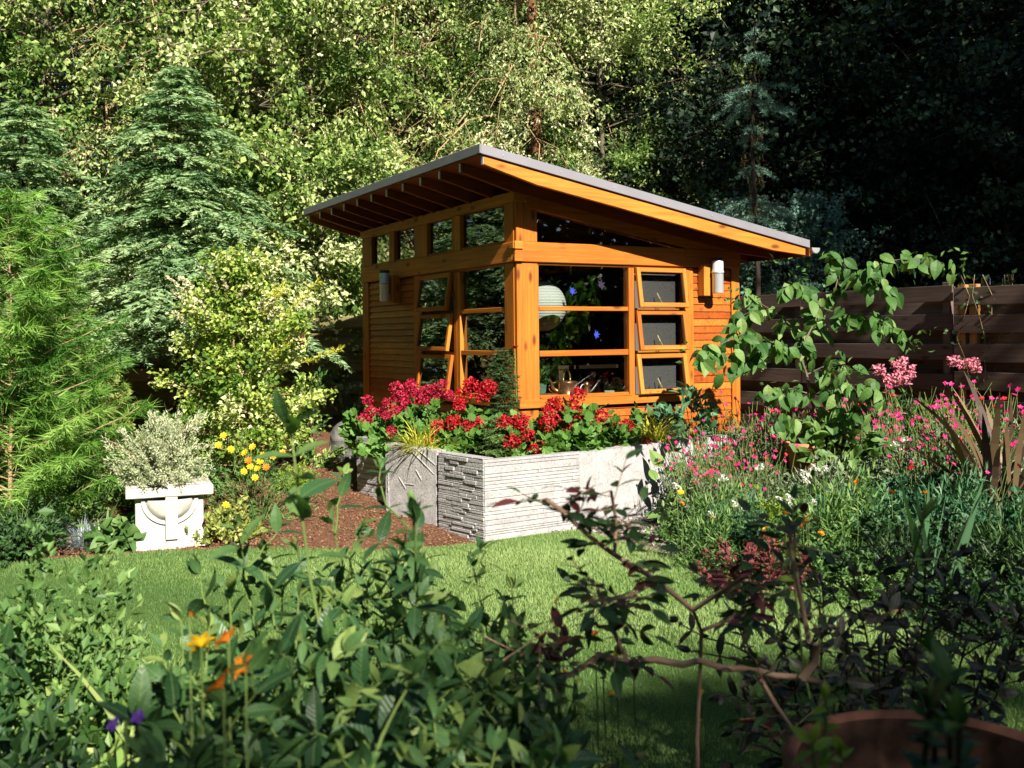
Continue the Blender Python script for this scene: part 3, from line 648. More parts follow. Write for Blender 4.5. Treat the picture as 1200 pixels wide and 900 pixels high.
for k in range(1, 12): # standing seams
    yy = -.49 + k * .41; b.prism([(-.612, rt(-.612) + .022), (3.224, rt(3.224) + .022), (3.224, rt(3.224) + .001), (-.612, rt(-.612) + .001)], yy - .006, yy + .006, 'xz', r=.5)
roof = b.build('metal_roof', ROOFMETAL, shed, bevel=.003)
sc_ = MB()
for k in range(7): sc_.lathe([(0, .006), (.006, .004), (.008, 0)], (0, 0, 0), 8)
for k in range(7): pass
sc2 = MB()
for k in range(7):
    xx = -.4 + k * .58; zz = rt(xx) - .04
    sc2 = MB(); sc2.box((xx - .006, -.5065, zz - .006), (xx + .006, -.5025, zz + .006)); sc2.build('fascia_screw', GALV, roof)
g_ = MB(); an = np.linspace(math.pi, 2 * math.pi, 11); gz0 = rt(3.22) - .075; gx0 = 3.292
prof = [(gx0 + .058 * math.cos(a), gz0 + .058 * math.sin(a)) for a in an] + [(gx0 + .053 * math.cos(a), gz0 + .053 * math.sin(a)) for a in an[::-1]]
g_.prism(prof, -.52, 4.46, 'xz', r=.5); gut = g_.build('gutter', GALV, shed)
gc = MB(); gc.prism([(gx0 + .051 * math.cos(a), gz0 + .051 * math.sin(a)) for a in an], -.519, -.515, 'xz'); gc.build('gutter_end', GALV, gut)
g2 = MB(); g2.box((3.232, -.48, rt(3.23) - .16), (3.250, 4.43, rt(3.23) - .07)); g2.build('eave_board', CEDAR_DARK, shed)
# wall lamps
def wall_lamp(front):
    r = bpy.data.objects.new('wall_lamp', None); COL.objects.link(r); r.parent = shed
    if front: r.location = (2.232, -.002, 2.0)
    else: r.location = (-.002, 2.80, 2.0); r.rotation_euler = (0, 0, rad(-90))
    b = MB(); b.box((-.085 if front else -.045, -.10, -.012), (.015 if front else .045, -.001, .312)); b.build('backing_block', CEDAR, r, bevel=.004)
    yc = -.158; xc = .045 if front else -.06
    b = MB(); b.lathe([(.0, .0), (.054, .0), (.058, .004), (.058, .205), (.063, .21), (.063, .222), (.058, .227), (.058, .335), (.054, .345), (0, .347)], (xc, yc, .012), 24); b.build('cylinder_shade', LAMPMETAL, r, True)
    b = MB(); b.lathe([(.0595, .0), (.0595, .014)], (xc, yc, .213), 24); b.lathe([(.05, 0), (.0592, .006), (.0592, .03), (.05, .04), (0, .042)], (xc, yc, .335), 24); b.build('dark_ring', DARKMETAL, r, True)
    b = MB(); b.box((xc - .02, -.115, .1), (xc + .02, -.09, .2)); b.build('bracket', DARKMETAL, r)
    return r
a = wall_lamp(True); a['label'] = 'silver cylinder wall lamp on the sunlit siding'; a = wall_lamp(False); a['label'] = 'silver cylinder wall lamp on the shaded siding'
# inner shelf under the window
part('inner_shelf', CEDAR, [((.16, .092, .985), (2.0, .42, 1.008))], .003)
# things in the window
p = S2W(.50, .42); pl = thing('paper_lantern', 'round white paper lantern hanging behind the window by the corner post', 'lantern', (p.x, p.y, 1.885))
u = np.linspace(-1, 1, 90); 
b = MB(); b.lathe([(max(.03, .262 * math.sqrt(max(0, 1 - q * q))) + .0016 * math.sin(q * 44 * math.pi / 2 * 1.0), .255 * q) for q in u[2:-2]], (0, 0, 0), 48); b.build('paper_shade', PAPER, pl, True)
b = MB(); b.tube([(0, 0, .24), (0, 0, .95)], .004, 5); b.build('cord', DARKMETAL, pl)
b = MB(); b.tube([(.03 * math.cos(t), .03 * math.sin(t), .253) for t in np.linspace(0, 6.28, 14)], .003, 4); b.build('wire_ring', DARKMETAL, pl)
def maple(name, mat, x, z, s, rot, lab):
    pts = []
    for k in range(14):
        a = rot + k * math.pi / 7; r_ = s * ((1, .45, .85, .5, 1.05, .42, .6, .5, .55, .42, 1.0, .5, .9, .45)[k]); pts.append((x + r_ * math.cos(a), z + r_ * math.sin(a)))
    b = MB(); b.prism(pts, .0265, .0285, 'xz'); o = b.build(name, mat); o.location = (CX, 9.4, 0); o.rotation_euler = (0, 0, SA); tag(o, lab, 'window decoration')
maple('paper_leaf', BLUEPAPER, .63, 2.02, .047, .3, 'blue paper leaf on the upper pane beside the white lantern')
maple('paper_leaf', BLUEPAPER, .905, 1.60, .047, .1, 'lone blue paper leaf stuck on the middle pane')
maple('paper_leaf', PURPLEPAPER, .965, 2.085, .055, .5, 'faint purple paper leaf on the upper pane')
def inwin(x, y, z): q = S2W(x, y, z); return (q.x, q.y, q.z)
# copper watering can
c = thing('watering_can', 'round copper watering can with tall arched handle on the window shelf', 'watering can', inwin(.70, .25, 1.009), SA - .1)
b = MB(); b.lathe([(0, 0), (.105, 0), (.112, .006), (.106, .015), (.104, .12), (.108, .13), (.10, .137), (.06, .142), (0, .143)], (0, 0, 0), 28); b.build('body', COPPER, c, True)
b = MB(); b.tube([(.07 * math.cos(t) * .55 + .0, 0, .14 + .115 * math.sin(t)) for t in np.linspace(0, math.pi, 12)], .009, 8); b.build('handle', BRASS, c, True)
b = MB(); b.tube([(-.09, 0, .03), (-.15, 0, .07), (-.17, 0, .13), (-.19, 0, .16)], [.022, .018, .013, .011], 8); b.build('spout', COPPER, c, True)
b = MB(); b.tube([(-.1 - .09 * math.sin(t), .02, .075 + .05 * math.cos(t)) for t in np.linspace(-.3, 3.4, 10)], .006, 6); b.build('rear_handle', COPPER, c, True)
c = thing('watering_can', 'small copper can with long thin upturned spout right of the big one', 'watering can', inwin(.925, .24, 1.009), SA + .05)
b = MB(); b.lathe([(0, 0), (.038, 0), (.04, .004), (.036, .02), (.036, .055), (.030, .075), (.033, .085), (.030, .115), (.012, .128), (0, .129)], (0, 0, 0), 20); b.build('body', COPPER, c, True)
b = MB(); b.tube([(.03, 0, .02), (.07, 0, .04), (.11, 0, .08), (.15, 0, .125)], [.012, .009, .006, .005], 7); b.lathe([(.005, 0), (.016, .012)], (.152, 0, .123), 10); b.build('spout', GALV, c, True)
b = MB(); b.tube([(-.03, 0, .10), (-.06, 0, .09), (-.085, 0, .05), (-.09, 0, .02)], [.006, .009, .009, .007], 7); b.build('handle', GALV, c, True)
t = MB(); t.box((-.14, -.07, 0), (.14, .07, .022)); o = t.build('plant_tray', TRAY, bevel=.004); o.location = inwin(.40, .22, 1.009); o.rotation_euler = (0, 0, SA); tag(o, 'flat pinkish red tray on the window shelf under the green pot', 'tray')
c = thing('potted_plant', 'leafy green plant in a square pale green pot behind the window', 'plant', inwin(.37, .23, 1.032), SA)
b = MB(); b.prism([(-.045, 0), (.045, 0), (.06, .10), (-.06, .10)], -.05, .05, 'xz', r=.5); b.build('pot', GREENPOT, c, bevel=.004)
w, lf_, _ = mound_parts(91, .12, .26, 300, LFW, .045, 14, rough=.35); 
for o in (w.build('stems', STEM, c), lf_.build('foliage', L['kousa'], c)): o.location = (0, 0, .09)
b = MB(); b.box((-.05, -.03, 0), (.05, .03, .03)); o = b.build('plastic_box', WHITESTONE, bevel=.003); o.location = inwin(1.17, .2, 1.009); tag(o, 'small pale box at the right end of the window shelf', 'box')
# dark furniture inside the shed
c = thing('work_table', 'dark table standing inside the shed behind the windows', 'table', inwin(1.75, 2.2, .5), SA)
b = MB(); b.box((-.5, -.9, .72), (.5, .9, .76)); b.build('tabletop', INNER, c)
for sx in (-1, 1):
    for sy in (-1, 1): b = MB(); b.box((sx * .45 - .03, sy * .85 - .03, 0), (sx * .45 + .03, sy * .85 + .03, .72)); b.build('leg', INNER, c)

# ================================================================== STONE WALL
rwall = thing('retaining_wall', 'low pale grey stone retaining wall holding the red geranium bed', 'wall', (0, 0, 0))
def slab(name, A, B, z0, z1, mat, th=.11, lab=None, rel=0, kind=None, seed=0, topz=None):
    """upright stone slab from A to B; outer face on the right of A->B direction (camera side)"""
    A = np.array(A, float); B = np.array(B, float); d = (B - A); Ln = np.linalg.norm(d); d /= Ln; nrm_ = np.array([d[1], -d[0]])
    g = np.random.default_rng(seed); b = MB(); topz = z1 if topz is None else topz
    V = []; nu, nz = max(2, int(Ln / .03)), max(2, int((z1 - z0) / .03))
    for k in range(nz + 1):
        for i in range(nu + 1):
            u = i / nu * Ln; z = z0 + (z1 + (topz - z1) * i / nu - z0) * k / nz
            off = rel * (wob(np.array([[u * 3, z * 3, 0]]), seed, 2.5)[0] * .5 + g.normal() * .2) if 0 < i < nu else 0
            p = A + d * u + nrm_ * off; V.append([p[0], p[1], z + (g.normal() * .0025 if k == nz else 0)])
    n1 = len(V)
    F = [[k * (nu + 1) + i, k * (nu + 1) + i + 1, (k + 1) * (nu + 1) + i + 1, (k + 1) * (nu + 1) + i] for k in range(nz) for i in range(nu)]
    b.add(V, F, .6)
    # back, top and ends
    top = np.array(V[nz * (nu + 1):]); bk = top.copy(); bk[:, :2] -= nrm_ * th; bot = bk.copy(); bot[:, 2] = z0
    m = nu + 1; b.add(np.vstack([top, bk, bot]), [[i, i + 1, m + i + 1, m + i] for i in range(nu)] + [[m + i, m + i + 1, 2 * m + i + 1, 2 * m + i] for i in range(nu)], .7)
    for q, e in ((0, A), (nu, B)):
        col = np.array([V[k * (nu + 1) + q] for k in range(nz + 1)]); c2 = col.copy(); c2[:, :2] -= nrm_ * th
        b.add(np.vstack([col, c2]), [[k, k + 1, nz + 2 + k, nz + 1 + k] for k in range(nz)], .7)
    o = b.build(name, mat, rwall)
    if lab: o['label'] = lab
    return o, A, d, nrm_, Ln
def ledges(name, A, B, z0, z1, seed, mat=STONE, ztop=None, amp=.03, hs=(.022, .03, .038, .05), ls=(.12, .42)):
    """split-face ledge stone: many thin courses of unequal depth in one face"""
    A = np.array(A, float); B = np.array(B, float); d = B - A; Ln = np.linalg.norm(d); d /= Ln; nn = np.array([d[1], -d[0]]); g = np.random.default_rng(seed)
    b = MB(); z = z0; row = 0
    while z < z1 - .004:
        h = min(g.choice(hs), z1 - z); u = 0.0
        while u < Ln - .002:
            l = min(g.uniform(*ls), Ln - u)
            if Ln - u - l < .07: l = Ln - u
            dep = g.uniform(0, amp); dz = g.uniform(-.006, .006)
            if u + l >= Ln - .001 or u == 0: dep *= .4
            q = [(A + d * (u + .001) - nn * .1), (A + d * (u + l - .001) - nn * .1), (A + d * (u + l - .001) + nn * dep), (A + d * (u + .001) + nn * (dep + g.uniform(-.004, .004)))]
            za, zb = z + .0015, z + h - .0015
            if row == 0: za = z0
            V = [[p[0], p[1], za] for p in q] + [[p[0], p[1], zb] for p in q]
            b.add(V, [[3, 2, 1, 0], [4, 5, 6, 7], [0, 1, 5, 4], [1, 2, 6, 5], [2, 3, 7, 6], [3, 0, 4, 7]], g.random())
            u += l
        z += h; row += 1
    return b.build(name, mat, rwall, bevel=.003)
P3 = (-.225, 7.83); P2 = (-.615, 8.30); P1 = (-1.10, 8.72); P0 = (-1.12, 8.88); Q0 = (-1.42, 9.22); PR = (.545, 8.35); PE = (1.50, 9.13); PE2 = (2.3, 9.72)
a = ledges('ledge_face', P2, (P3[0] - .004, P3[1] + .004), -.1, .65, 3, amp=.016, hs=(.014, .02, .026, .034), ls=(.1, .3)); a['label'] = 'split-face layered stone facing at the wall corner'
a = ledges('wall_block', (P3[0] + .002, P3[1]), PR, -.1, .632, 21, amp=.007, hs=(.018, .028, .04, .06), ls=(.5, 1.1)); a['label'] = 'pale slab with fine horizontal ridges at the wall corner'
slab('wall_block', PR, PE, -.1, .622, STONE, .12, 'smooth pale slab crossed by leaf shadows', .0015, seed=3, topz=.64)
slab('wall_block', PE, PE2, -.1, .64, STONE, .12, 'wall block hidden among the campion stems', .006, seed=6)
sb, A_, d_, n_, l_ = slab('wall_block', P1, (P2[0] - .02, P2[1] + .03), -.05, .68, STONE, .12, 'smooth grey slab with slanting ridges standing in for grass shadows', .0015, seed=4, topz=.655)
# raised ridges on that slab in place of slanting grass shadows
for (u0, z0, u1, z1) in ((.30, .64, .56, .46), (.36, .66, .58, .54), (.16, .40, .24, .31), (.24, .35, .34, .35), (.36, .48, .42, .40)):
    rb = MB(); p0 = np.array([*(A_ + d_ * u0 * l_ / .58 + n_ * .001), z0]); p1 = np.array([*(A_ + d_ * min(u1, .57) * l_ / .58 + n_ * .001), z1]); rb.tube([p0, (p0 + p1) / 2 + [0, 0, .004], p1], [.006, .008, .005], 5); rb.build('shadow_ridge', STONE, sb)
a = ledges('wall_block', Q0, P0, .05, .70, 8, amp=.035); a['label'] = 'rough stacked block at the far left end of the wall'
a = ledges('wall_block', (P0[0] + .0, P0[1] - .10), (P1[0] + .03, P1[1] - .03), .05, .42, 12, amp=.02); a['label'] = 'short stepped stack in the angle of the wall'
capb = MB()
# bed soil
bm = bmesh.new()
SP = [(-.58, 8.36), (-.2, 7.92), (.5, 8.38), (1.48, 9.18), (2.3, 9.8), (2.6, 10.7), (.1, 9.5), (-.6, 10.6), (-1.3, 9.9), (-1.42, 9.46), (-1.1, 8.85)]
vs = [bm.verts.new((x, y, .565)) for x, y in SP]; f = bm.faces.new(vs); bmesh.ops.triangulate(bm, faces=[f])
me = bpy.data.meshes.new('bed_soil'); bm.to_mesh(me); bm.free(); me.materials.append(GROUND); o = bpy.data.objects.new('bed_soil', me); COL.objects.link(o); tag(o, kind='structure')
# pebbles on the bed
for k, (px_, py_, s_) in enumerate([(549, 523, .045), (560, 527, .02), (575, 526, .03), (586, 527, .02), (541, 527, .02), (596, 529, .02)]):
    q = at(px_, py_, 8.15); g = np.random.default_rng(k); b = MB(); b.lathe([(0, -.5), (.6, -.35), (.9, 0), (.65, .4), (0, .55)], (0, 0, 0), 10); v = b.V[0]; v += g.normal(size=v.shape) * .06; o = b.build('pebble', WHITESTONE if k % 2 == 0 else ROCK, None, True); o.location = (q.x, q.y, .58); o.scale = (s_, s_, s_ * .7)
    tag(o, 'large rounded pebble on the soil at the wall corner' if k == 0 else 'small stone on the soil at the wall corner', 'stone', None if k == 0 else 'small stones at the wall corner')

# rock behind the wall
def rock(name, loc, s, seed, lab):
    b = MB(); bmm = bmesh.new(); bmesh.ops.create_icosphere(bmm, subdivisions=4, radius=1)
    V = np.array([v.co[:] for v in bmm.verts]); F = [[v.index for v in f.verts] for f in bmm.faces]; bmm.free()
    V = np.sign(V) * np.abs(V) ** .75; V *= 1 + .12 * wob(V, seed, 1.8)[:, None] + .03 * wob(V, seed + 1, 7)[:, None]
    b.add(V * np.array(s), F); o = b.build(name, ROCK); o.location = loc; tag(o, lab, 'rock'); return o
rock('boulder', (-1.62, 10.35, .50), (.22, .2, .24), 5, 'grey boulder by the shed foot behind the wall end')

# ================================================================== FENCES
def fence(name, lab, A, B, H, zb, pitch, bh, mat, posts=(), seed=0, gap=.5, th=.022, slope=0.0):
    g = np.random.default_rng(seed); A = np.array(A, float); B = np.array(B, float); Ln = np.linalg.norm(B - A); an = math.atan2(B[1] - A[1], B[0] - A[0])
    t = thing(name, lab, 'fence', (A[0], A[1], zb), an)
    zt = H; k = 0; fb = MB(); bb = MB()
    while zt - bh > -.02:
        u = 0
        while u < Ln - .01:
            l = min(2.4, Ln - u); w = g.uniform(-.008, .008); fb.box((u + .003, -.05 + g.uniform(-.003, .003), zt - bh + w), (u + l - .003, -.05 + th, zt + w)); bb.box((u + .003, .05, zt - bh - pitch / 2 + w), (u + l - .003, .05 + th, zt - pitch / 2 + w)); u += l
        zt -= pitch; k += 1
    fb.build('front_boards', mat, t, bevel=.003); bb.build('rear_boards', mat, t)
    for u in posts: pb = MB(); pb.box((u - .045, -.024, -.3), (u + .045, .046, H + .03)); pb.build('post', POSTWOOD if seed == 2 else mat, t, bevel=.004)
    return t
fence('board_fence', 'long dark weathered board fence right of the shed', (2.6, 15.1), (4.83, 11.02), 1.78, .33, .325, .175, FENCEWOOD, (.05, 2.3, 4.55), 1)
fence('board_fence', 'near end of the dark board fence with orange posts at the right edge', (4.80, 10.93), (6.6, 7.7), 1.74, .33, .30, .19, FENCEWOOD, (.08, .22, 2.3), 2)
fence('board_fence', 'dark shaded board fence behind the left end of the shed', (-4.0, 15.4), (-.8, 14.8), 1.57, .35, .33, .175, FENCEPALE, (.05, 2.2), 3)
fence('board_fence', 'sun dappled mossy board fence behind the golden shrub', (-9.5, 16.0), (-3.95, 14.3), 1.50, .33, .335, .19, FENCEPALE, (.05, 2.4, 4.8), 4)
jar = MB(); jar.lathe([(0, 0), (.045, 0), (.05, .02), (.05, .09), (.035, .11), (.035, .13)], (0, 0, 0), 18); o = jar.build('glass_jar', GLASS, None, True); q = at(1155, 343, 10.95); o.location = (q.x, q.y, 2.08); tag(o, 'clear glass jar on top of the board fence', 'jar')

# ================================================================== WHITE PLANTER
pc = at(196, 600, 7.95)
plt = thing('stone_planter', 'square white stone pedestal planter at the lawn edge', 'planter', (pc.x, 7.98, 0), rad(22))
b = MB(); b.box((-.32, -.24, .385), (.32, .24, .462)); b.box((-.28, -.2, .463), (.28, .2, .475)); b.build('top_slab', WHITESTONE, plt, bevel=.008)
b = MB(); b.box((-.25, -.17, .0), (.25, .17, .384)); b.build('body', WHITESTONE, plt, bevel=.006)
b = MB()
for k in range(20):
    a0 = math.pi + k * math.pi / 20; a1 = a0 + math.pi / 20
    P = lambda a, r: (.21 * r * math.cos(a), .365 + .2 * r * math.sin(a))
    b.prism([P(a0, 1), P(a1, 1), P(a1, .86), P(a0, .86)], -.19, -.171, 'xz', r=.6)
b.build('oval_moulding', WHITESTONE, plt)
b = MB(); uu = np.linspace(0, 1, 9); an = np.linspace(math.pi, 2 * math.pi, 17)
V = [[.175 * math.cos(a) * s_, -.172 - .075 * math.sqrt(max(0, 1 - s_ * s_)), .362 + .165 * math.sin(a) * s_] for s_ in uu for a in an]
b.add(V, [[i * 17 + j, i * 17 + j + 1, (i + 1) * 17 + j + 1, (i + 1) * 17 + j] for i in range(8) for j in range(16)]); b.build('bowl_relief', WHITESTONE, plt, True)
b = MB(); b.box((-.035, -.235, .055), (.055, -.172, .383)); b.build('centre_fin', WHITESTONE, plt, bevel=.004)
b = MB(); b.box((-.26, -.21, -.03), (.27, .19, .055)); b.build('plinth', WHITESTONE, plt, bevel=.006)

# ================================================================== TERRACOTTA BOWL (near, bottom right)
tp = thing('terracotta_pot', 'large round terracotta bowl standing at the near right corner', 'pot', (.905, 2.17, 0))
b = MB(); b.lathe([(0, .0), (.19, .0), (.2, .02), (.255, .35), (.275, .60), (.315, .612), (.322, .63), (.322, .665), (.312, .675), (.300, .675), (.290, .66)], (0, 0, 0), 64); b.build('bowl', TERRA, tp, True)
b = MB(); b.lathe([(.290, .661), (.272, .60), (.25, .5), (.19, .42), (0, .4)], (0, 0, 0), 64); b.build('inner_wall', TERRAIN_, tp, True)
b = MB(); b.lathe([(0, .505), (.15, .502), (.247, .498)], (0, 0, 0), 40); b.build('soil', SOIL, tp)
t2 = thing('terracotta_pot', 'small faded terracotta pot half hidden behind the border flowers', 'pot', (*at(940, 530, 8.4).xy, .42), .3)
b = MB(); b.lathe([(0, 0), (.09, 0), (.125, .22), (.145, .225), (.145, .27), (.125, .27), (.115, .2), (0, .18)], (0, 0, 0), 32); b.build('bowl', TERRA2, t2, True)
hb = MB(); hp = [at(318, 585, 9.4), at(345, 560, 10.1), at(385, 551, 10.3), at(420, 538, 10.9)]
pts = [(v.x, v.y, gz(v.x, v.y) + .02) for v in hp]; hb.tube(pts, .009, 6); o = hb.build('drip_hose', DARKMETAL, None, True); tag(o, 'thin black hose lying across the bark mulch', 'hose')

# ================================================================== TREES AND PLANTS
def X(px, Y): return float(at(px, 450, Y).x)
def objmat(o, m):
    o.material_slots[0].link = 'OBJECT'; o.material_slots[0].material = m
    return o
class Proto:
    """meshes of one plant kind, shared by every plant of that kind"""
    def __init__(s, W, C, wm, lmn, wn='trunk', cn='crown'):
        s.W = W.mesh(wn, wm, True) if W is not None and W.n else None; s.C = C.mesh(cn, L[lmn]); s.wn, s.cn = wn, cn
    def put(s, name, label, cat, loc, rz=0, sc=1, group=None, leaf=None, wood=None, gnd=True):
        z = loc[2] if len(loc) > 2 else gz(loc[0], loc[1])
        t = thing(name, label, cat, (loc[0], loc[1], z), rz, group); t.scale = (sc, sc, sc) if np.isscalar(sc) else sc
        if s.W: o = bpy.data.objects.new(s.wn, s.W); COL.objects.link(o); o.parent = t; wood and objmat(o, wood)
        o = bpy.data.objects.new(s.cn, s.C); COL.objects.link(o); o.parent = t; leaf and objmat(o, L[leaf])
        return t
col_ = lambda t: min(1.0, .45 + 1.2 * math.sin(math.pi * min(1, t * 1.02)) ** .5) if t < .97 else .4
PA = Proto(*tree_parts(1, 9, .3, 2.7, 125, 18, 36, LF, .10, .7, .3, .35, .10, prof=col_, gaps=.75, jit=.07), BARK, 'light')
PB = Proto(*tree_parts(2, 9.5, .6, 2.8, 110, 19, 38, LF, .092, .95, .35, .8, .14, prof=col_, gaps=.6, jit=.06, ldown=.7), TWIG, 'birch')
PC = Proto(*tree_parts(3, 3.6, .1, 1.5, 70, 14, 28, LFW, .075, .5, .5, .25, .06, prof=col_, gaps=.15, jit=.05), BARK, 'light')
PD = Proto(*tree_parts(4, 14, .2, 3.4, 120, 15, 26, LFW, .17, 1.3, .2, .3, .2, prof=col_, gaps=.1, jit=.16), DARKBARK, 'black')
PH = Proto(*conifer_parts(5, 6.0, 1.5, 1.9, 130, 20, 30, .115, LFM, .05, .36, .16, spl=.6, flat=.8, prof=lambda t: (1 - t) ** .8 * (.7 + .65 * abs(math.sin(t * 23))) + .06), DARKBARK, 'hemlock')
PF = Proto(*conifer_parts(6, 16, .5, 3.0, 120, 20, 22, .2, LFN, .22, .5, .05, prof=lambda t: (1 - t) ** .6 * .8 + .2, spl=.8), DARKBARK, 'black')

PE = Proto(*tree_parts(9, 9.2, .4, 2.6, 110, 18, 30, LFW, .105, .75, .35, .4, .14, prof=col_, gaps=.7, jit=.09), BARK, 'mid')
# light broadleaf trees beyond the fence, left and middle
for px, Y, P, sc, rz, leaf, lab in [
    (60, 17.5, PE, 1.02, .3, 'mid', 'mid green leafy tree at the far top left behind the conifers'),
    (185, 18.5, PB, 1.05, 1.2, 'birch', 'pale weeping birch second from the left behind the fence'),
    (330, 16.9, PE, .95, 2.2, 'light', 'bright yellow green tree left of the shed roof, tallest of the sunlit ones'),
    (415, 18.2, PB, .98, 3.3, 'light', 'sunlit tree with hanging twigs over the left roof end'),
    (505, 19.0, PA, 1.05, 4.0, 'light', 'leafy light green tree straight behind the roof peak'),
    (610, 18.0, PB, .9, 5.3, 'birch', 'pale green tree with arching bare twigs above the roof'),
    (705, 18.0, PA, .82, .9, 'light', 'light green tree at the border of the dark woodland above the roof')]:
    P.put('broadleaf_tree', lab, 'tree', (X(px, Y), Y), rz, sc, None, leaf)
for px, Y, sc, rz, leaf, lab in [
    (392, 15.9, 1.05, .5, 'light', 'bushy sunlit laurel rising over the fence beside the shed eave'),
    (300, 16.6, 1.1, 1.9, 'light', 'rounded pale bush over the fence behind the golden shrub'),
    (905, 15.8, .85, 2.7, 'spruce', 'grey green bush over the fence under the gutter end'),
    (205, 17.0, 1.0, 4.1, 'birch', 'pale bush over the mossy fence behind the hemlock trunk')]:
    PC.put('bush', lab, 'bush', (X(px, Y), Y), rz, sc, None, leaf)
# dark woodland behind
k = 0
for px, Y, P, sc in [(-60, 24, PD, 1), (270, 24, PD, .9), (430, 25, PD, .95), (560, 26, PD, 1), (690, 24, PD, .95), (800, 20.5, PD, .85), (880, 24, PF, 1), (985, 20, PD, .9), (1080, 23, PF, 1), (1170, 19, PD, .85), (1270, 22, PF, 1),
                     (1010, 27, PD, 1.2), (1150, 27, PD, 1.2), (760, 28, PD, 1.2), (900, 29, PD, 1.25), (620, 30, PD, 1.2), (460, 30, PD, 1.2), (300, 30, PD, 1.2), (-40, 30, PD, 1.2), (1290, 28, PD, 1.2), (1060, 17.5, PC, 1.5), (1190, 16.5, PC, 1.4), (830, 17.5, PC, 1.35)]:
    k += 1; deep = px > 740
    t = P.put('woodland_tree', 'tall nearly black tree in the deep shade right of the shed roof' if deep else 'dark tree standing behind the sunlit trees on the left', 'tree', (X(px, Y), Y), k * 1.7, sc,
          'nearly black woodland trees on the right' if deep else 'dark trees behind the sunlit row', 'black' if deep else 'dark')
# tall trees of the same wood standing beside the garden: their shade falls on the right and on the foreground
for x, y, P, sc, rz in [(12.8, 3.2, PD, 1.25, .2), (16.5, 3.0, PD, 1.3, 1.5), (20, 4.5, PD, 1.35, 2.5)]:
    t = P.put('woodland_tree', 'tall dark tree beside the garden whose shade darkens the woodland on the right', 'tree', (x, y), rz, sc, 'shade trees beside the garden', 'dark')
for x, y, P, sc, rz in [(-8.8, 3, PD, .9, 0), (-8.0, -1.5, PD, .8, 1), (-10.5, 8, PD, .9, 2), (-7, -6, PD, .85, 3), (-11, -5, PA, 1, 4), (-2.5, -13, PD, .85, 5), (3, -15, PD, .85, .5), (8.5, -13, PD, .85, 1.5), (-13, 13, PD, 1, 2), (13.5, -6, PA, .9, 2.5), (-7, -12, PA, 1, .9), (14, -10, PA, 1.1, 0)]:
    P.put('broadleaf_tree', 'unseen green tree added behind and beside the viewer to dim the sky light', 'tree', (x, y), rz, sc, 'unseen trees added around the viewer', 'mid')  # unseen trees added to cut ambient sky light, also reflected in the windows
for x, y, P, sc, rz in [(3.7, -8.3, PA, .875, 2.9), (5.9, -7.5, PB, .93, .2), (8.3, -8.0, PA, 1.05, 1.4)]:
    P.put('broadleaf_tree', 'leafy tree behind the viewer whose shade falls on the near lawn', 'tree', (x, y), rz, sc, 'shade trees behind the viewer', 'mid')
# pine trunk above the roof
g = MB(); zz = np.linspace(0, 14, 10); g.tube(np.stack([.06 * np.sin(zz * .5), zz * 0, zz], 1), np.linspace(.11, .085, 10), 10)
pc_, pl_ = conifer_parts(31, 14, 9, 2.4, 40, 14, 20, .16, NEEDLE, .05, .2, .3, spl=.5)
plant('pine_tree', 'tall bare reddish pine trunk rising above the roof among the leaves', 'tree', REDBARK, L['dark'], g, pl_, (X(628, 17.6), 17.6, .6), 0, None, 'trunk', 'crown')
# slender weeping spruce in front of the dark trees
sw, sc_l = MB(), MB(); g_ = np.random.default_rng(8)
sw.tube([(0, 0, 0), (.03, 0, 2), (-.04, 0, 4), (.02, 0, 5.75)], [.05, .04, .025, .006], 6)
def spray(C, p, d, l, n, size, T_=NEEDLE, g=g_, spread=.6, dr=.3):
    u = g.random(n); X_ = np.array(p) + np.array(d) * (u * l)[:, None]; X_[:, 2] -= dr * l * u ** 2
    C.leaves(T_, X_, nrm(np.array(d) * .7 + g.normal(size=(n, 3)) * spread), g.normal(size=(n, 3)) + [0, 0, .5], size * g.uniform(.7, 1.2, n))
br = MB()
for z, r_, m in [(5.55, .12, 5), (5.2, .3, 7), (4.75, .55, 9), (4.55, .5, 9), (4.15, .25, 6), (3.6, .3, 6), (3.1, .5, 9), (2.85, .62, 9), (2.5, .5, 8), (3.9, .15, 4)]:
    for q in range(m):
        a = g_.random() * 6.28; d = nrm(np.array([math.cos(a), math.sin(a), g_.normal() * .15 - .15])); l = r_ * g_.uniform(.6, 1.2)
        sw.tube([[0, 0, z], np.array([0, 0, z]) + d * l], [.008, .003], 3, cap=False)
        spray(sc_l, [0, 0, z], d, l, int(220 * l / .5), .07, LFN)
for q in range(60): spray(br, [g_.normal() * .09, g_.normal() * .09, g_.uniform(2.9, 5.0)], [g_.normal() * .1, g_.normal() * .1, -1], .35, 22, .06, dr=0, spread=.3)
t = plant('weeping_spruce', 'slender blue green spruce with hanging brown strands before the dark woodland', 'tree', DARKBARK, L['spruce'], sw, sc_l, (X(887, 14.6), 14.6, .4), 0, None, 'trunk', 'crown')
br.build('hanging_strands', L['brown'], t)

# conifers on the left
PH.put('hemlock_tree', 'teal green hemlock with feathery sprays before the mossy fence', 'tree', (X(212, 12.3), 12.3), .4, (.8, .8, .76))
PH.put('hemlock_tree', 'taller hemlock at the left edge behind the soft pine', 'tree', (X(30, 13.6), 13.6), 2.4, (.8, .8, .74))
W, C = conifer_parts(41, 2.7, .05, .95, 100, 12, 44, .14, NEEDLE, .022, .05, .55, prof=lambda t: (1 - t) ** .6 * (.8 + .3 * abs(math.sin(t * 31))) + .1, spl=.2, flat=1.0, ldj=.55)
P_ = Proto(W, C, TWIG, 'pine')
P_.put('soft_pine', 'bright green long needled young pine at the left edge', 'tree', (X(12, 8.0), 8.0), 0, 1.0)
P_.put('soft_pine', 'lower long needled pine tucked in behind the front pine', 'tree', (X(62, 9.0), 9.0), 2, .72)

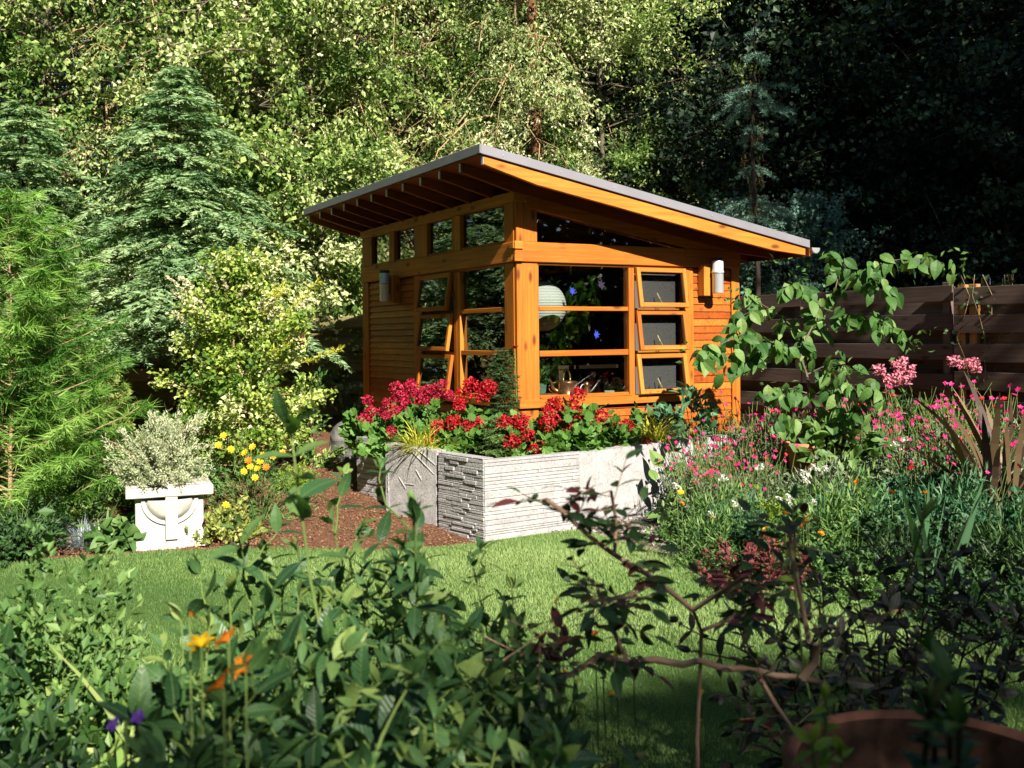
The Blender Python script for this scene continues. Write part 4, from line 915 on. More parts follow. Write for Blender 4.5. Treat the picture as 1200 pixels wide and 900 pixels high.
# shrubs on the left
W, C = tree_parts(51, 2.05, .15, .80, 66, 13, 26, LFW, .05, .27, .75, .12, .025, prof=lambda t: .55 + .6 * math.sin(math.pi * min(1, t + .12)) ** .7 if t < .8 else .75, jit=.03)
gs = plant('golden_shrub', 'big golden green privet with cream flower plumes left of the shed', 'shrub', TWIG, L['golden'], W, C, (X(287, 9.5), 9.5, gz(-2.5, 9.5) - .05), 0, None, 'branches', 'foliage'); gs.scale = (.95, .95, .88)
g_ = np.random.default_rng(52)
for q in range(26):
    a = g_.random() * 6.28; r_ = g_.uniform(.1, .75); z = 2.08 - .6 * r_ ** 2 + g_.normal() * .12
    c = MB(); spray(c, [0, 0, 0], nrm(np.array([math.cos(a) * .6, math.sin(a) * .6, .7])), .2, 70, .032, LFW, g_, .7, .2)
    o = c.build('flower_plume', L['cream'], gs); o.location = (r_ * math.cos(a) - .1, r_ * math.sin(a) * .8 - .15, z)
for (ax, az, bx, bz) in ((.4, 1.75, .8, 2.15), (.25, 1.8, .45, 2.1), (.62, 1.3, 1.0, 1.45), (.2, 1.35, .5, 1.5)):
    c = MB(); n_ = 26
    for q in range(n_): u = q / n_; spray(c, [ax + (bx - ax) * u, -.3, az + (bz - az) * u], nrm(np.array([bx - ax + g_.normal() * .2, g_.normal() * .3, bz - az])), .06, 5, .06, LFN, g_, .6, .1)
    c.build('golden_shoot', L['yellowgrass'], gs)
W, C, tp_ = mound_parts(53, .34, 1.1, 1900, LFW, .055, 26, rough=.3)
plant('euonymus_bush', 'cream and green variegated bush between the pine and the hemlock', 'shrub', TWIG, L['varieg'], W, C, (X(118, 10.2), 10.2, .3), 0)
W, C, tp_ = mound_parts(54, .3, 1.15, 900, LF, .085, 24, rough=.3)
bb = plant('butterfly_bush', 'leggy green bush with purple flower tips right of the golden shrub', 'shrub', TWIG, L['mid'], W, C, (X(362, 10.1), 10.1, .3), 0)
PPM = [pompon(s, .05, 60, .022, 1.0) for s in (1,)][0].mesh('flower_head', L['magenta'])
def child(name, me, parent, loc, rz=0, sc=1, mat=None):
    o = bpy.data.objects.new(name, me); COL.objects.link(o); o.parent = parent; o.location = loc; o.rotation_euler = (0, 0, rz); o.scale = (sc, sc, sc)
    if mat: objmat(o, L[mat])
    return o
def wchild(name, me, parent, wp, rz=0, sc=1, mat=None):
    """child of an unrotated thing at a world position"""
    return child(name, me, parent, Vector(wp) - parent.location, rz, sc, mat)
wchild('flower_head', PPM, bb, at(352, 396, 9.8), 0, .9); wchild('flower_head', PPM, bb, at(331, 371, 9.9), 1, .7)
W, C, tp_ = mound_parts(55, .5, .72, 2600, LFN, .06, 30, rough=.25)
yd = plant('coreopsis_clump', 'fine leaved clump with yellow flowers right of the white planter', 'perennial', STEM, L['herb'], W, C, (X(298, 8.45), 8.45, gz(-2.1, 8.45) - .02), 0)
DA = daisy(.028, 8, .25, 3, rings=2).mesh('flower', L['yellow'])
for px, py in [(296, 524), (291, 540), (286, 553), (302, 549), (308, 534), (262, 511), (256, 522), (271, 527), (320, 535), (243, 571), (228, 607), (331, 531), (299, 560), (312, 548), (287, 531), (265, 592), (305, 541), (293, 547)]:
    wchild('flower', DA, yd, at(px, py, 7.95), px, 1.25, 'orange' if px % 3 == 0 else None).rotation_euler = (.9, 0, (px % 7 - 3) * .15)
W, C, tp_ = mound_parts(56, .36, .34, 1500, LF, .05, 14)
plant('low_perennial', 'low pale green leafy clump at the foot of the white planter on its right', 'perennial', STEM, L['varieg'], W, C, (X(262, 8.0), 8.0, 0.0), 0)
W, C, tp_ = mound_parts(57, .22, .24, 260, BIGW, .11, 8)
plant('low_perennial', 'small broad leaved green plant left of the white planter', 'perennial', STEM, L['herb'], W, C, (X(137, 7.75), 7.75, 0), 0)
plant('fescue_tuft', 'silvery blue fescue tuft at the lawn edge left of the planter', 'grass tuft', None, L['fescue'], None, blades(58, 420, .27, .0022, .5, 1.1, .03, seg=4), (X(96, 7.75), 7.75, .0), 0)
plant('strap_leaf_clump', 'few upright strap leaves beside the silvery fescue', 'perennial', None, L['herb'], None, blades(59, 12, .42, .011, .25, .35, .02), (X(118, 7.72), 7.72, 0), 0)
W, C, tp_ = mound_parts(60, .55, .62, 3000, LF, .055, 20)
PM1 = Proto(W, C, STEM, 'darkgreen', 'stems', 'foliage')
for px, Y, sc, leaf, lab in [(20, 7.4, .8, 'darkgreen', 'dark green mound below the pine at the left edge'), (70, 8.3, .8, 'mid', 'green mound in shade behind the silvery fescue'), (150, 8.9, .9, 'mid', 'shaded green mound behind the white planter'), (222, 9.1, .8, 'herb', 'green mound between planter and golden shrub'), (345, 9.2, .45, 'lime', 'small yellow green mound at the edge of the bare bark bed')]:
    PM1.put('leafy_mound', lab, 'perennial', (X(px, Y), Y), px, sc, None, leaf)
# santolina in the white planter
W, C, tp_ = mound_parts(61, .42, .60, 17000, LFM, .036, 40, rough=.28, out=1.0, clump=210)
plant('santolina', 'grey green santolina bush spilling over the white planter', 'shrub', TWIG, L['santolina'], W, C, (plt.location.x - .06, 7.98, .47), 0).scale = (.86, .86, 1.0)

# ------------------------------------------------------------------ raised bed
HEAD = [pompon(s, .058, 170, .022, .85).mesh('flower_head', L['red']) for s in (1, 2, 3)]
GP = []
for s in (71, 72, 73):
    W, C, _t = mound_parts(s, .32, .34, 680, ROUND, .085, 16, rough=.25, jr=.5, flatn=.35); GP.append(Proto(W, C, STEM, 'geranium', 'stems', 'foliage'))
gplants = []
for k, (px, Y, sc, lab) in enumerate([
    (441, 9.42, .95, 'crimson geranium at the far left end of the stone bed'), (462, 9.05, 1.0, 'crimson geranium hanging over the wall beside the rough end block'), (482, 9.45, 1.1, 'crimson geranium just below the shaded siding'),
    (508, 8.92, 1.0, 'geranium behind the left yellow grass tuft'), (529, 8.85, 1.0, 'geranium below the opened side windows'), (550, 9.0, .95, 'geranium left of the small conifer'),
    (612, 8.72, .95, 'geranium below the orange corner post'), (640, 8.62, 1.0, 'geranium with a big low red head over the front wall'), (668, 8.85, 1.05, 'geranium below the white lantern window'), (697, 9.02, 1.0, 'geranium under the copper watering can'), (727, 9.2, .85, 'geranium left of the right yellow grass tuft')]):
    t = GP[k % 3].put('geranium', lab, 'geranium', (X(px, Y), Y, .56), 0, sc, 'geraniums in the stone bed'); gplants.append((px, Y, t))
def heads(lst, mat, s0=.8, s1=1.2):
    for x, y in lst:
        px, py = 400 + x / 2.857, 380 + y / 2.857
        pp = min(gplants, key=lambda q: abs(q[0] - px) + max(0, (py - 505)) * .3 * (q[1] - 8.5)); Y = pp[1] - .16 - .12 * max(0, (py - 480) / 50)
        t = pp[2]; w_ = at(px, py, Y); v = (w_ - t.location) / t.scale[0]
        o = child('flower_head', HEAD[int(x + y) % 3], t, v, x, float(rng.uniform(s0, s1)) / t.scale[0], mat)
heads([(88, 255), (100, 290), (75, 320), (115, 325), (110, 355), (150, 305), (155, 265), (185, 215), (210, 240), (235, 205), (245, 230), (215, 265), (240, 270), (180, 290), (165, 360), (140, 385), (240, 318), (238, 348), (285, 225), (310, 215), (340, 200), (355, 235), (325, 235), (280, 255), (130, 300), (195, 245), (262, 240), (365, 240)], 'crimson')
heads([(325, 345), (305, 385), (395, 270), (425, 340), (455, 335), (435, 200), (490, 205), (470, 240), (500, 215), (480, 225), (415, 232), (595, 332), (600, 325), (720, 265), (705, 270), (775, 270), (790, 235), (780, 300), (745, 295), (760, 345), (735, 320), (660, 412), (652, 425), (848, 342), (900, 340), (955, 342), (930, 412), (1015, 397), (625, 372), (690, 330), (812, 318), (872, 305), (820, 362), (700, 292), (545, 330), (570, 392), (375, 330), (262, 385)], 'red', 1.0, 1.35)
W, C = conifer_parts(75, .90, .02, .115, 70, 6, 26, .045, LFN, .012, .0, .9, prof=lambda t: (1 - t) ** .5 + .15, spl=.12, flat=.8)
plant('dwarf_conifer', 'small dark pointed conifer left of the corner post', 'tree', REDBARK, L['darkgreen'], W, C, (X(590, 8.95), 8.95, .56), 0, None, 'trunk', 'crown')
W, C = conifer_parts(76, .5, .02, .24, 60, 8, 26, .04, LFN, .01, .3, .5, prof=lambda t: (1 - t) ** .5 + .15, spl=.14, flat=.8)
plant('golden_cypress', 'feathery golden cypress at the foot of the small conifer', 'tree', REDBARK, L['herb'], W, C, (X(584, 8.6), 8.6, .56), 0, None, 'trunk', 'crown').scale = (.62, .62, .7)
for px, Y, lab in [(492, 8.60, 'yellow grass tuft spilling over the ridged wall slab'), (769, 9.12, 'yellow grass tuft near the right end of the stone wall')]:
    plant('yellow_grass', lab, 'grass tuft', None, L['yellowgrass'], None, blades(int(px), 190, .40, .0055, .75, .9, .035, lmin=.6), (X(px, Y), Y, .57), 0)
for px, Y, r_, h_, sd_, lab in [(757, 9.65, .26, .42, 81, 'dark broad leaved plant under the opened front windows'), (812, 9.7, .36, .66, 82, 'taller broad leaved plant before the right siding')]:
    W, C, _t = mound_parts(sd_, r_, h_, 420, BIG, .105, 16, rough=.35); plant('viburnum_bush', lab, 'shrub', STEM, L['bluegreen'], W, C, (X(px, Y), Y, .5), 0)
# lily shoots and thin bare stems by the side window
t = thing('lily_stem', 'thin bare stem with one red lily before the corner post', 'flower', (X(604, 8.9), 8.9, .56))
W = MB(); W.tube([(0, 0, 0), (.01, 0, .45), (0, 0, .92)], .004, 5); W.build('stem', STEM, t); c = daisy(.05, 6, .9, 4); o = c.build('flower', L['red'], t); o.location = (0, 0, .92)

# ------------------------------------------------------------------ kousa dogwood
kt = thing('dogwood_tree', 'small crooked dogwood with big drooping leaves right of the shed', 'tree', (X(952, 8.6), 8.6, .2))
W = MB(); C = MB(); g_ = np.random.default_rng(90); o0 = np.array(kt.location)
BR = [[(952, 545, 8.6), (957, 500, 8.6), (950, 462, 8.6), (946, 438, 8.6), (937, 418, 8.6), (945, 396, 8.6), (966, 362, 8.7), (985, 338, 8.7)],
      [(937, 418, 8.6), (905, 402, 8.4), (868, 392, 8.2), (835, 408, 8.0), (818, 420, 7.95)], [(945, 396, 8.6), (915, 370, 8.8), (888, 352, 8.9), (868, 345, 9.0)], [(966, 362, 8.7), (940, 335, 8.5), (922, 330, 8.4)],
      [(985, 338, 8.7), (1010, 318, 8.5), (1045, 305, 8.4), (1085, 303, 8.3), (1108, 308, 8.2)], [(985, 338, 8.7), (985, 310, 8.8), (975, 295, 8.9)], [(966, 362, 8.7), (1000, 372, 8.4), (1030, 376, 8.2), (1050, 388, 8.1)],
      [(905, 402, 8.4), (880, 420, 8.3), (845, 425, 8.1)], [(950, 462, 8.6), (985, 450, 8.3), (1015, 452, 8.1), (1030, 465, 8.0)], [(950, 462, 8.6), (925, 455, 8.3), (900, 462, 8.2)], [(946, 438, 8.6), (975, 425, 8.4), (1000, 430, 8.3)],
      [(868, 392, 8.2), (862, 375, 8.3), (880, 365, 8.3)], [(957, 500, 8.6), (930, 490, 8.3), (912, 500, 8.2)], [(957, 500, 8.6), (985, 485, 8.3), (1005, 478, 8.2)], [(1010, 318, 8.5), (1030, 330, 8.2), (1048, 345, 8.1)]]
for bi, b in enumerate(BR):
    P = np.array([np.array(at(*q)) for q in b]) - o0; P[:, 1] += g_.normal(size=len(P)) * .05
    if bi == 0: P[0, 2] = 0
    r0 = .016 if bi == 0 else .006; W.tube(P, np.linspace(r0, r0 * .35, len(P)), 7)
    s = np.linspace(0, 1, len(P)); n = max(10, int(np.linalg.norm(np.diff(P, axis=0), axis=1).sum() / .017)); st = np.linspace(.35 if bi == 0 else .1, 1, n)
    if bi == 0: st = np.linspace(.6, 1, n // 2); n = len(st)
    B = np.stack([np.interp(st, s, P[:, k]) for k in range(3)], 1) + g_.normal(size=(n, 3)) * .035
    D = g_.normal(size=(n, 3)) * [.6, .6, .25] + [0, 0, -.75]
    C.leaves(BIGW, B, D, g_.normal(size=(n, 3)) * .5 + [0, -.9, .5], .125 * g_.uniform(.6, 1.3, n), np.clip(g_.normal(.45, .3, n), 0, 1))
for q in range(26):
    b = BR[g_.integers(1, 11)]; p = np.array(at(*b[-1])) - o0 + g_.normal(size=3) * [.12, .12, .06]
    C.leaves(LF, p + g_.normal(size=(6, 3)) * .05, rv(6), rv(6, 1), .06)
W.build('trunk', BARK, kt, True); C.build('crown', L['kousa'], kt)
W, C, _t = mound_parts(92, .4, .45, 260, BIGW, .12, 10, rough=.3)
plant('dogwood_sucker', 'lime green low growth at the foot of the crooked dogwood', 'shrub', STEM, L['herb'], W, C, (X(978, 8.4), 8.4, .55), 0)

# ------------------------------------------------------------------ right border
def campion_parts(seed, r=.3, h=.62, ns=26):
    g = np.random.default_rng(seed); W = MB(); C = MB(); tips = []
    for q in range(ns):
        a = g.random() * 6.28; rr = r * g.random() ** .5; hh = h * g.uniform(.65, 1.1); b = np.array([math.cos(a) * rr * .5, math.sin(a) * rr * .5, 0]); t_ = np.array([math.cos(a) * rr * 1.3, math.sin(a) * rr * 1.3, hh])
        m = (b + t_) / 2 + g.normal(size=3) * .03; W.tube([b, m, t_], [.004, .0035, .0022], 4, g.random(), cap=False); tips.append(t_)
        if g.random() < .7: t2 = m + g.normal(size=3) * .1 + [0, 0, .16]; W.tube([m, t2], [.0025, .0018], 3, g.random(), cap=False); tips.append(t2)
        n = 14; u = g.random(n) * .75; C.leaves(LFN, b + (t_ - b) * u[:, None] + g.normal(size=(n, 3)) * .01, g.normal(size=(n, 3)) * .6 + [0, 0, .5], rv(n, 1), .075 * g.uniform(.5, 1.2, n))
    n = 420; D = rv(n, .3); D[:, 2] = abs(D[:, 2]); C.leaves(LF, D * [r * 1.2, r * 1.2, h * .45] * g.random((n, 1)) ** .4, D + g.normal(size=(n, 3)) * .5, rv(n, 1), .06 * g.uniform(.5, 1.2, n))
    return W, C, tips
CAMP = []
for s in (101, 102, 103):
    W, C, tips = campion_parts(s); CAMP.append((Proto(W, C, STEM, 'greyherb', 'stems', 'foliage'), tips))
CF = MB(); q = daisy(.031, 5, .15, 5); CF.add(q.V[0], q.F[0], q.R[0]); CFM = CF.mesh('flower', L['magenta'])
cspots = [(800, 9.0, .95), (824, 8.75, .95), (847, 8.95, 1.0), (868, 8.55, .95), (895, 8.9, 1.0), (838, 8.15, .85), (876, 8.05, .8), (920, 8.7, .95), (812, 8.3, .8), (965, 9.0, .9), (995, 8.5, .85), (1035, 8.7, 1.0), (1068, 8.4, 1.05), (1098, 8.8, 1.2), (1125, 8.3, 1.2), (1150, 8.7, 1.3), (1085, 7.8, 1.0), (1120, 7.6, 1.1), (1180, 8.3, 1.3), (1010, 9.3, 1.1), (1050, 9.4, 1.15), (905, 8.2, .8), (1140, 7.9, 1.2), (855, 8.7, 1.0), (885, 9.2, 1.05)]
for k, (px, Y, sc) in enumerate(cspots):
    P, tips = CAMP[k % 3]; right = px > 1000
    t = P.put('rose_campion', 'grey leaved campion with magenta flowers ' + ('before the board fence on the right' if right else 'between the stone wall and the dogwood'), 'flower', (X(px, Y), Y, gz(X(px, Y), Y) + (.12 if not right else .0)), k * 1.3, sc, 'rose campions on the right before the fence' if right else 'rose campions beside the stone wall')
    for j, tp__ in enumerate(tips):
        if (j % 2 == 0 or j % 5 == 0) if right else j % 2: child('flower', CFM, t, tp__, j, float(rng.uniform(.5, .85)), 'red' if (j * 7 + k) % 9 == 0 else None).rotation_euler = (float(rng.uniform(.3, 1.1)), float(rng.normal() * .3), float(rng.normal() * .6) - k * 1.3)
W, C, _t = mound_parts(126, .3, .62, 90, BIGW, .15, 12, rough=.4); plant('broad_leaf_weed', 'tall broad leaved plant whose shadow falls on the right part of the stone wall', 'plant', STEM, L['herb'], W, C, (1.42, 8.45, 0), 0)
HERB = []
for s, kw in ((111, dict(T_=LF, size=.05, n=2200)), (112, dict(T_=LFN, size=.08, n=2000)), (113, dict(T_=LFW, size=.042, n=2600))):
    W, C, _t = mound_parts(s, .42, .48, stems=20, rough=.3, **kw); HERB.append(Proto(W, C, STEM, 'herb', 'stems', 'foliage'))
hs = [(815, 7.75, .85, 'herb', 'leafy green mound at the right end of the wall'), (850, 7.45, .95, 'herb', 'green mound behind the orange marigolds'), (892, 7.55, 1.0, 'lime', 'yellow green mound in the middle of the border'),
      (930, 7.7, 1.0, 'herb', 'green mound below the small faded pot'), (968, 7.9, 1.0, 'greyherb', 'grey green mound below the dogwood'), (1010, 7.7, 1.05, 'bluegreen', 'blue green mound right of the dogwood foot'), (1050, 7.5, 1.1, 'bluegreen', 'blue green mound behind the sword leaves'),
      (838, 6.85, .8, 'herb', 'front green mound at the left tip of the border'), (885, 6.8, .95, 'darkgreen', 'dark mound behind the burgundy plant'), (930, 6.75, 1.0, 'herb', 'leafy mound above the lawn edge in the middle'), (975, 6.7, 1.05, 'herb', 'green mound with pale flowers in the border middle'), (1020, 6.7, 1.1, 'darkgreen', 'dark mound left of the sword leaves'),
      (1075, 6.9, 1.1, 'bluegreen', 'blue green mound just behind the sword leaves'), (1130, 6.9, 1.2, 'bluegreen', 'blue green mound under the bronze leaves'), (1185, 6.7, 1.2, 'bluegreen', 'blue green mound at the right edge'), (1130, 6.1, 1.0, 'dark', 'very dark mound near the right edge of the lawn'), (1200, 5.9, 1.1, 'darkgreen', 'very dark mound in the right corner of the border'), (1165, 6.4, 1.0, 'darkgreen', 'dark mound below the bronze blades at the right'), (1015, 6.0, .7, 'herb', 'low leafy mound at the lawn edge left of the sword leaves'), (1240, 6.6, 1.2, 'bluegreen', 'blue green mound cut by the right edge'), (1120, 5.45, .8, 'darkgreen', 'dark low mound in front of the sword leaves'), (1215, 5.2, .95, 'darkgreen', 'dark low mound above the bowl at the right edge'), (1000, 7.3, 1.15, 'herb', 'taller green mound left of the blue green ones'), (1100, 7.6, 1.25, 'darkgreen', 'dark mound between campions and flax'), (955, 7.2, 1.05, 'bluegreen', 'blue green mound in the heart of the border'), (870, 7.1, .9, 'bluegreen', 'blue green mound behind the marigolds left of the border heart'),
      (985, 6.25, .75, 'darkgreen', 'low dark mound over the lawn edge'), (925, 6.35, .7, 'herb', 'low green mound over the lawn edge'), (1060, 6.1, .85, 'dark', 'dark mound under the sword leaves'),
      (955, 8.35, .9, 'greyherb', 'grey green mound around the small faded pot'), (1005, 8.9, 1.1, 'mid', 'green mound by the fence under the pink rose'), (1060, 9.2, 1.2, 'darkgreen', 'dark mound under the fence behind the campions'), (1140, 9.4, 1.3, 'darkgreen', 'dark mound at the foot of the orange fence posts'), (905, 9.6, 1.2, 'darkgreen', 'dark mound at the shed corner foot'), (850, 9.75, .9, 'mid', 'green mound against the right siding')]
for k, (px, Y, sc, leaf, lab) in enumerate(hs):
    HERB[k % 3].put('border_mound', lab, 'perennial', (X(px, Y), Y), k * 2.1, sc, None, leaf)
# small flowers standing in the border: each on its own stem
def flower(name, lab, cat, px, py, Y, mat, me, sc, grp):
    w_ = at(px, py, Y); z0 = gz(w_.x, w_.y); t = thing(name, lab, cat, (w_.x, w_.y, z0), 0, grp); h = max(.1, w_.z - z0)
    s_ = MB(); s_.tube([(0, .03, 0), (.01, .01, h * .5), (0, 0, h)], [.003, .0025, .002], 4); s_.build('stem', STEM, t); o = child('flower', me, t, (0, 0, h), px, sc, mat)
    o.rotation_euler = (.7, 0, px); return t
MG = daisy(.027, 9, .2, 6, rings=2).mesh('flower', L['orange']); CL = pompon(7, .03, 46, .016, .6).mesh('flower', L['white'])
for px, py in [(836, 608), (945, 612), (947, 606), (941, 616), (962, 625), (932, 614), (897, 620), (799, 590), (798, 577), (908, 640), (990, 660), (1045, 577), (1084, 578), (1004, 565), (920, 602), (834, 642), (812, 566)]:
    flower('marigold', 'orange marigold flower among the green border leaves', 'flower', px, py, 6.5 if px > 880 else 7.2, 'yellow' if px % 3 == 0 else 'orange', MG, 1.0, 'marigolds in the right border')
for px, py in [(943, 555), (944, 563), (867, 590), (862, 591), (913, 586), (925, 583), (952, 589), (793, 570), (895, 613), (848, 560), (890, 548), (955, 548), (965, 550), (1049, 520), (1053, 527), (832, 603), (925, 590), (1060, 515), (870, 596)]:
    flower('white_flower', 'small white flower cluster among the green border leaves', 'flower', px, py, 7.0 if py > 540 else 7.9, 'white', CL, 1.0, 'white flowers in the right border')
# burgundy low plant, sword leaves, bronze flax
W, C, _t = mound_parts(121, .38, .34, 1500, LF, .045, 14, rough=.25); plant('burgundy_plant', 'low dull burgundy plant at the front of the border', 'perennial', STEM, L['burgundy'], W, C, (X(885, 6.25), 6.25, .0), 0)
plant('iris_clump', 'broad upright sword leaves in the right border', 'perennial', None, L['iris'], None, blades(122, 10, .82, .018, .12, .45, .035, seg=7, lmin=.75), (X(1092, 5.75), 5.75, .0), 0)
plant('bronze_flax', 'tall dark bronze flax with arching blades at the right edge', 'perennial', None, L['bronze'], None, blades(123, 46, 1.35, .028, .45, .5, .06, seg=8, lmin=.6), (X(1172, 7.5), 7.5, .05), 0)
# pink rose by the fence
W, C, _t = mound_parts(124, .5, .75, 700, LF, .07, 18, rough=.4); rs = plant('pink_rose', 'pink rose bush flowering before the board fence', 'rose', STEM, L['mid'], W, C, (X(1075, 9.6), 9.6, .45), 0)
RH = pompon(9, .05, 50, .035, .8).mesh('flower_head', L['pinkflower'])
for px, py in [(1047, 428), (1055, 432), (1052, 440), (1040, 445), (1062, 446), (1030, 434), (1069, 433), (1118, 424), (1135, 427), (1142, 424), (1143, 432), (1058, 424), (1048, 448), (1066, 440), (1126, 428)]:
    wchild('flower_head', RH, rs, at(px, py, 9.2), px, float(rng.uniform(.7, 1.1)), None)
# climber on the fence post
W = MB(); C = MB(); g_ = np.random.default_rng(130); vo = np.array(at(1160, 430, 10.6))
for q in range(7):
    P = [np.array(at(1160 + g_.normal() * 6, 470, 10.6))]; 
    for s_ in range(6): P.append(P[-1] + [g_.normal() * .07, g_.normal() * .03, .22])
    P = np.array(P) - vo; W.tube(P, .004, 4, cap=False); n = 34; u = g_.random(n) * 6; B = np.stack([np.interp(u, np.arange(7), P[:, k]) for k in range(3)], 1)
    C.leaves(LFW, B + g_.normal(size=(n, 3)) * .06, rv(n), g_.normal(size=(n, 3)) + [0, -1, .4], .055 * g_.uniform(.6, 1.2, n))
plant('climbing_vine', 'thin leafy climber on the orange fence posts', 'climber', TWIG, L['darkgreen'], W, C, tuple(vo), 0)

# ------------------------------------------------------------------ foreground
def stemmy(seed, stems, T_=BIG, size=.1, gap=.07, s0=.3, r0=.005, outward=.9, rise=.35, tip=4, side=0.0, o=(0, 0, 0), alt=False, nrmj=.35):
    g = np.random.default_rng(seed); W = MB(); C = MB(); o = np.array(o, float); todo = [(np.array(a, float) - o, np.array(b, float) - o, r0, True) for a, b in stems]
    while todo:
        a, b, r_, main = todo.pop(); ln = np.linalg.norm(b - a); m = (a + b) / 2 + g.normal(size=3) * ln * .05 + [0, 0, -ln * .02]
        P = np.array([a, a * .45 + m * .55 + g.normal(size=3) * .01, m, b * .5 + m * .5 + g.normal(size=3) * .01, b]); W.tube(P, np.linspace(r_ * 1.3, r_ * .5, 5), 5, g.random(), cap=False)
        n = max(2, int(ln * (1 - s0) / gap)); ax = nrm(b - m); e1 = nrm(np.cross(ax, [.3, .2, .9])); e2 = np.cross(ax, e1)
        for i in range(n):
            u = s0 + (1 - s0) * (i + .6) / n; p = np.array([np.interp(u, np.linspace(0, 1, 5), P[:, k]) for k in range(3)]); th = i * 1.57 + g.normal() * .3
            d = e1 * math.cos(th) + e2 * math.sin(th); k = 1 if alt else 2
            D = np.array([d, -d][:k]) * outward + ax * rise + g.normal(size=(k, 3)) * .22
            C.leaves(T_, np.array([p] * k), D, np.array([[0, 0, 1.]] * k) + g.normal(size=(k, 3)) * nrmj + ax * .2, size * g.uniform(.65, 1.15, k) * (1 - .35 * (u > .9)), np.clip(g.normal(.45, .25, k), 0, 1))
            if main and side and g.random() < side: todo.append((p, p + (d * .8 + ax * .7) * g.uniform(.12, .28), r_ * .6, False))
        if tip: C.leaves(T_, np.array([P[-1]] * tip), ax * .9 + g.normal(size=(tip, 3)) * .45, g.normal(size=(tip, 3)) + [0, 0, 1], size * g.uniform(.4, .75, tip), np.clip(g.normal(.75, .2, tip), 0, 1))
    return W, C
def shrub_px(name, lab, cat, seed, tips, basepx, Yb, leaf, wood=STEM, spread=.25, Tj=.12, **kw):
    g = np.random.default_rng(seed); bx = X(basepx, Yb); o = (bx, Yb, 0); st = []
    for (px, py, Y) in tips:
        t_ = np.array(at(px, py, Y)); b = np.array([bx + (t_[0] - bx) * .45 + g.normal() * .04, Yb + (Y - Yb) * .5 + g.normal() * .04, 0]); st.append((b, t_))
    W, C = stemmy(seed, st, o=o, **kw)
    return plant(name, lab, cat, wood, L[leaf], W, C, o, 0)
shrub_px('broadleaf_shrub', 'dark broad leaved shrub in the near left foreground', 'shrub', 201, [(285, 655, 2.7), (268, 690, 2.5), (320, 720, 2.4), (245, 735, 2.3), (300, 790, 2.0), (350, 700, 2.6), (335, 780, 2.0), (270, 830, 1.9), (230, 800, 2.2), (360, 850, 1.8), (310, 860, 1.75), (190, 760, 2.4)], 290, 2.35, 'laurel', size=.09, gap=.06, side=.4)
shrub_px('broadleaf_shrub', 'dark broad leaved shrub in the middle of the foreground with upright tips', 'shrub', 202, [(390, 615, 2.8), (430, 690, 2.6), (405, 740, 2.4), (460, 730, 2.4), (485, 590, 2.7), (440, 800, 2.1), (500, 760, 2.3), (520, 720, 2.6), (395, 820, 2.0), (480, 840, 1.95), (430, 880, 1.8), (530, 820, 2.1), (375, 700, 2.7), (470, 690, 2.8), (520, 870, 1.9)], 450, 2.4, 'laurel', size=.088, gap=.058, side=.45)
shrub_px('broadleaf_shrub', 'lower dark broad leaved shrub right of the foreground middle', 'shrub', 203, [(555, 665, 2.8), (600, 690, 2.9), (565, 740, 2.5), (610, 750, 2.6), (580, 810, 2.2), (640, 790, 2.4), (620, 850, 2.1), (555, 860, 2.0), (660, 850, 2.2), (600, 880, 1.9)], 595, 2.5, 'laurel', size=.08, gap=.058, side=.4)
shrub_px('tall_leafy_stalk', 'single tall pale green stalk rising over the lawn left of middle', 'plant', 204, [(340, 500, 2.0)], 344, 2.05, 'laurel', size=.12, gap=.045, s0=.83, tip=6, r0=.0045)
shrub_px('small_upright_shoot', 'short dark shoot with pointed leaves before the bare bark bed', 'plant', 205, [(487, 612, 2.25)], 475, 2.4, 'darkgreen', size=.12, gap=.06, s0=.75, tip=5)
shrub_px('dark_leafy_shrub', 'dense dark leafy growth along the bottom edge left of middle', 'shrub', 206, [(210, 830, 1.9), (250, 870, 1.75), (300, 900, 1.65), (350, 890, 1.7), (330, 830, 1.9), (390, 880, 1.7), (280, 820, 2.0), (420, 850, 1.85), (230, 900, 1.6), (370, 800, 2.1), (180, 870, 1.8)], 310, 1.9, 'darkgreen', size=.095, gap=.042, side=.5, s0=.45)
shrub_px('dark_leafy_shrub', 'dense dark leafy growth along the bottom edge in the middle', 'shrub', 207, [(450, 860, 1.8), (490, 890, 1.7), (540, 850, 1.9), (580, 880, 1.75), (620, 900, 1.7), (660, 880, 1.9), (520, 800, 2.2), (560, 790, 2.3), (600, 830, 2.1), (470, 810, 2.1), (430, 900, 1.6), (650, 820, 2.3)], 540, 1.9, 'laurel', size=.082, gap=.042, side=.5, s0=.45)
shrub_px('broadleaf_shrub', 'dark shrub filling the gap between lilies and upright tips', 'shrub', 208, [(330, 690, 3.0), (360, 720, 2.9), (300, 740, 2.8), (410, 770, 2.6), (450, 720, 3.0), (420, 680, 3.1), (500, 700, 3.0), (340, 760, 2.7), (530, 740, 2.9), (270, 760, 2.7), (560, 720, 3.1)], 410, 2.9, 'laurel', size=.085, gap=.05, side=.5, s0=.35)
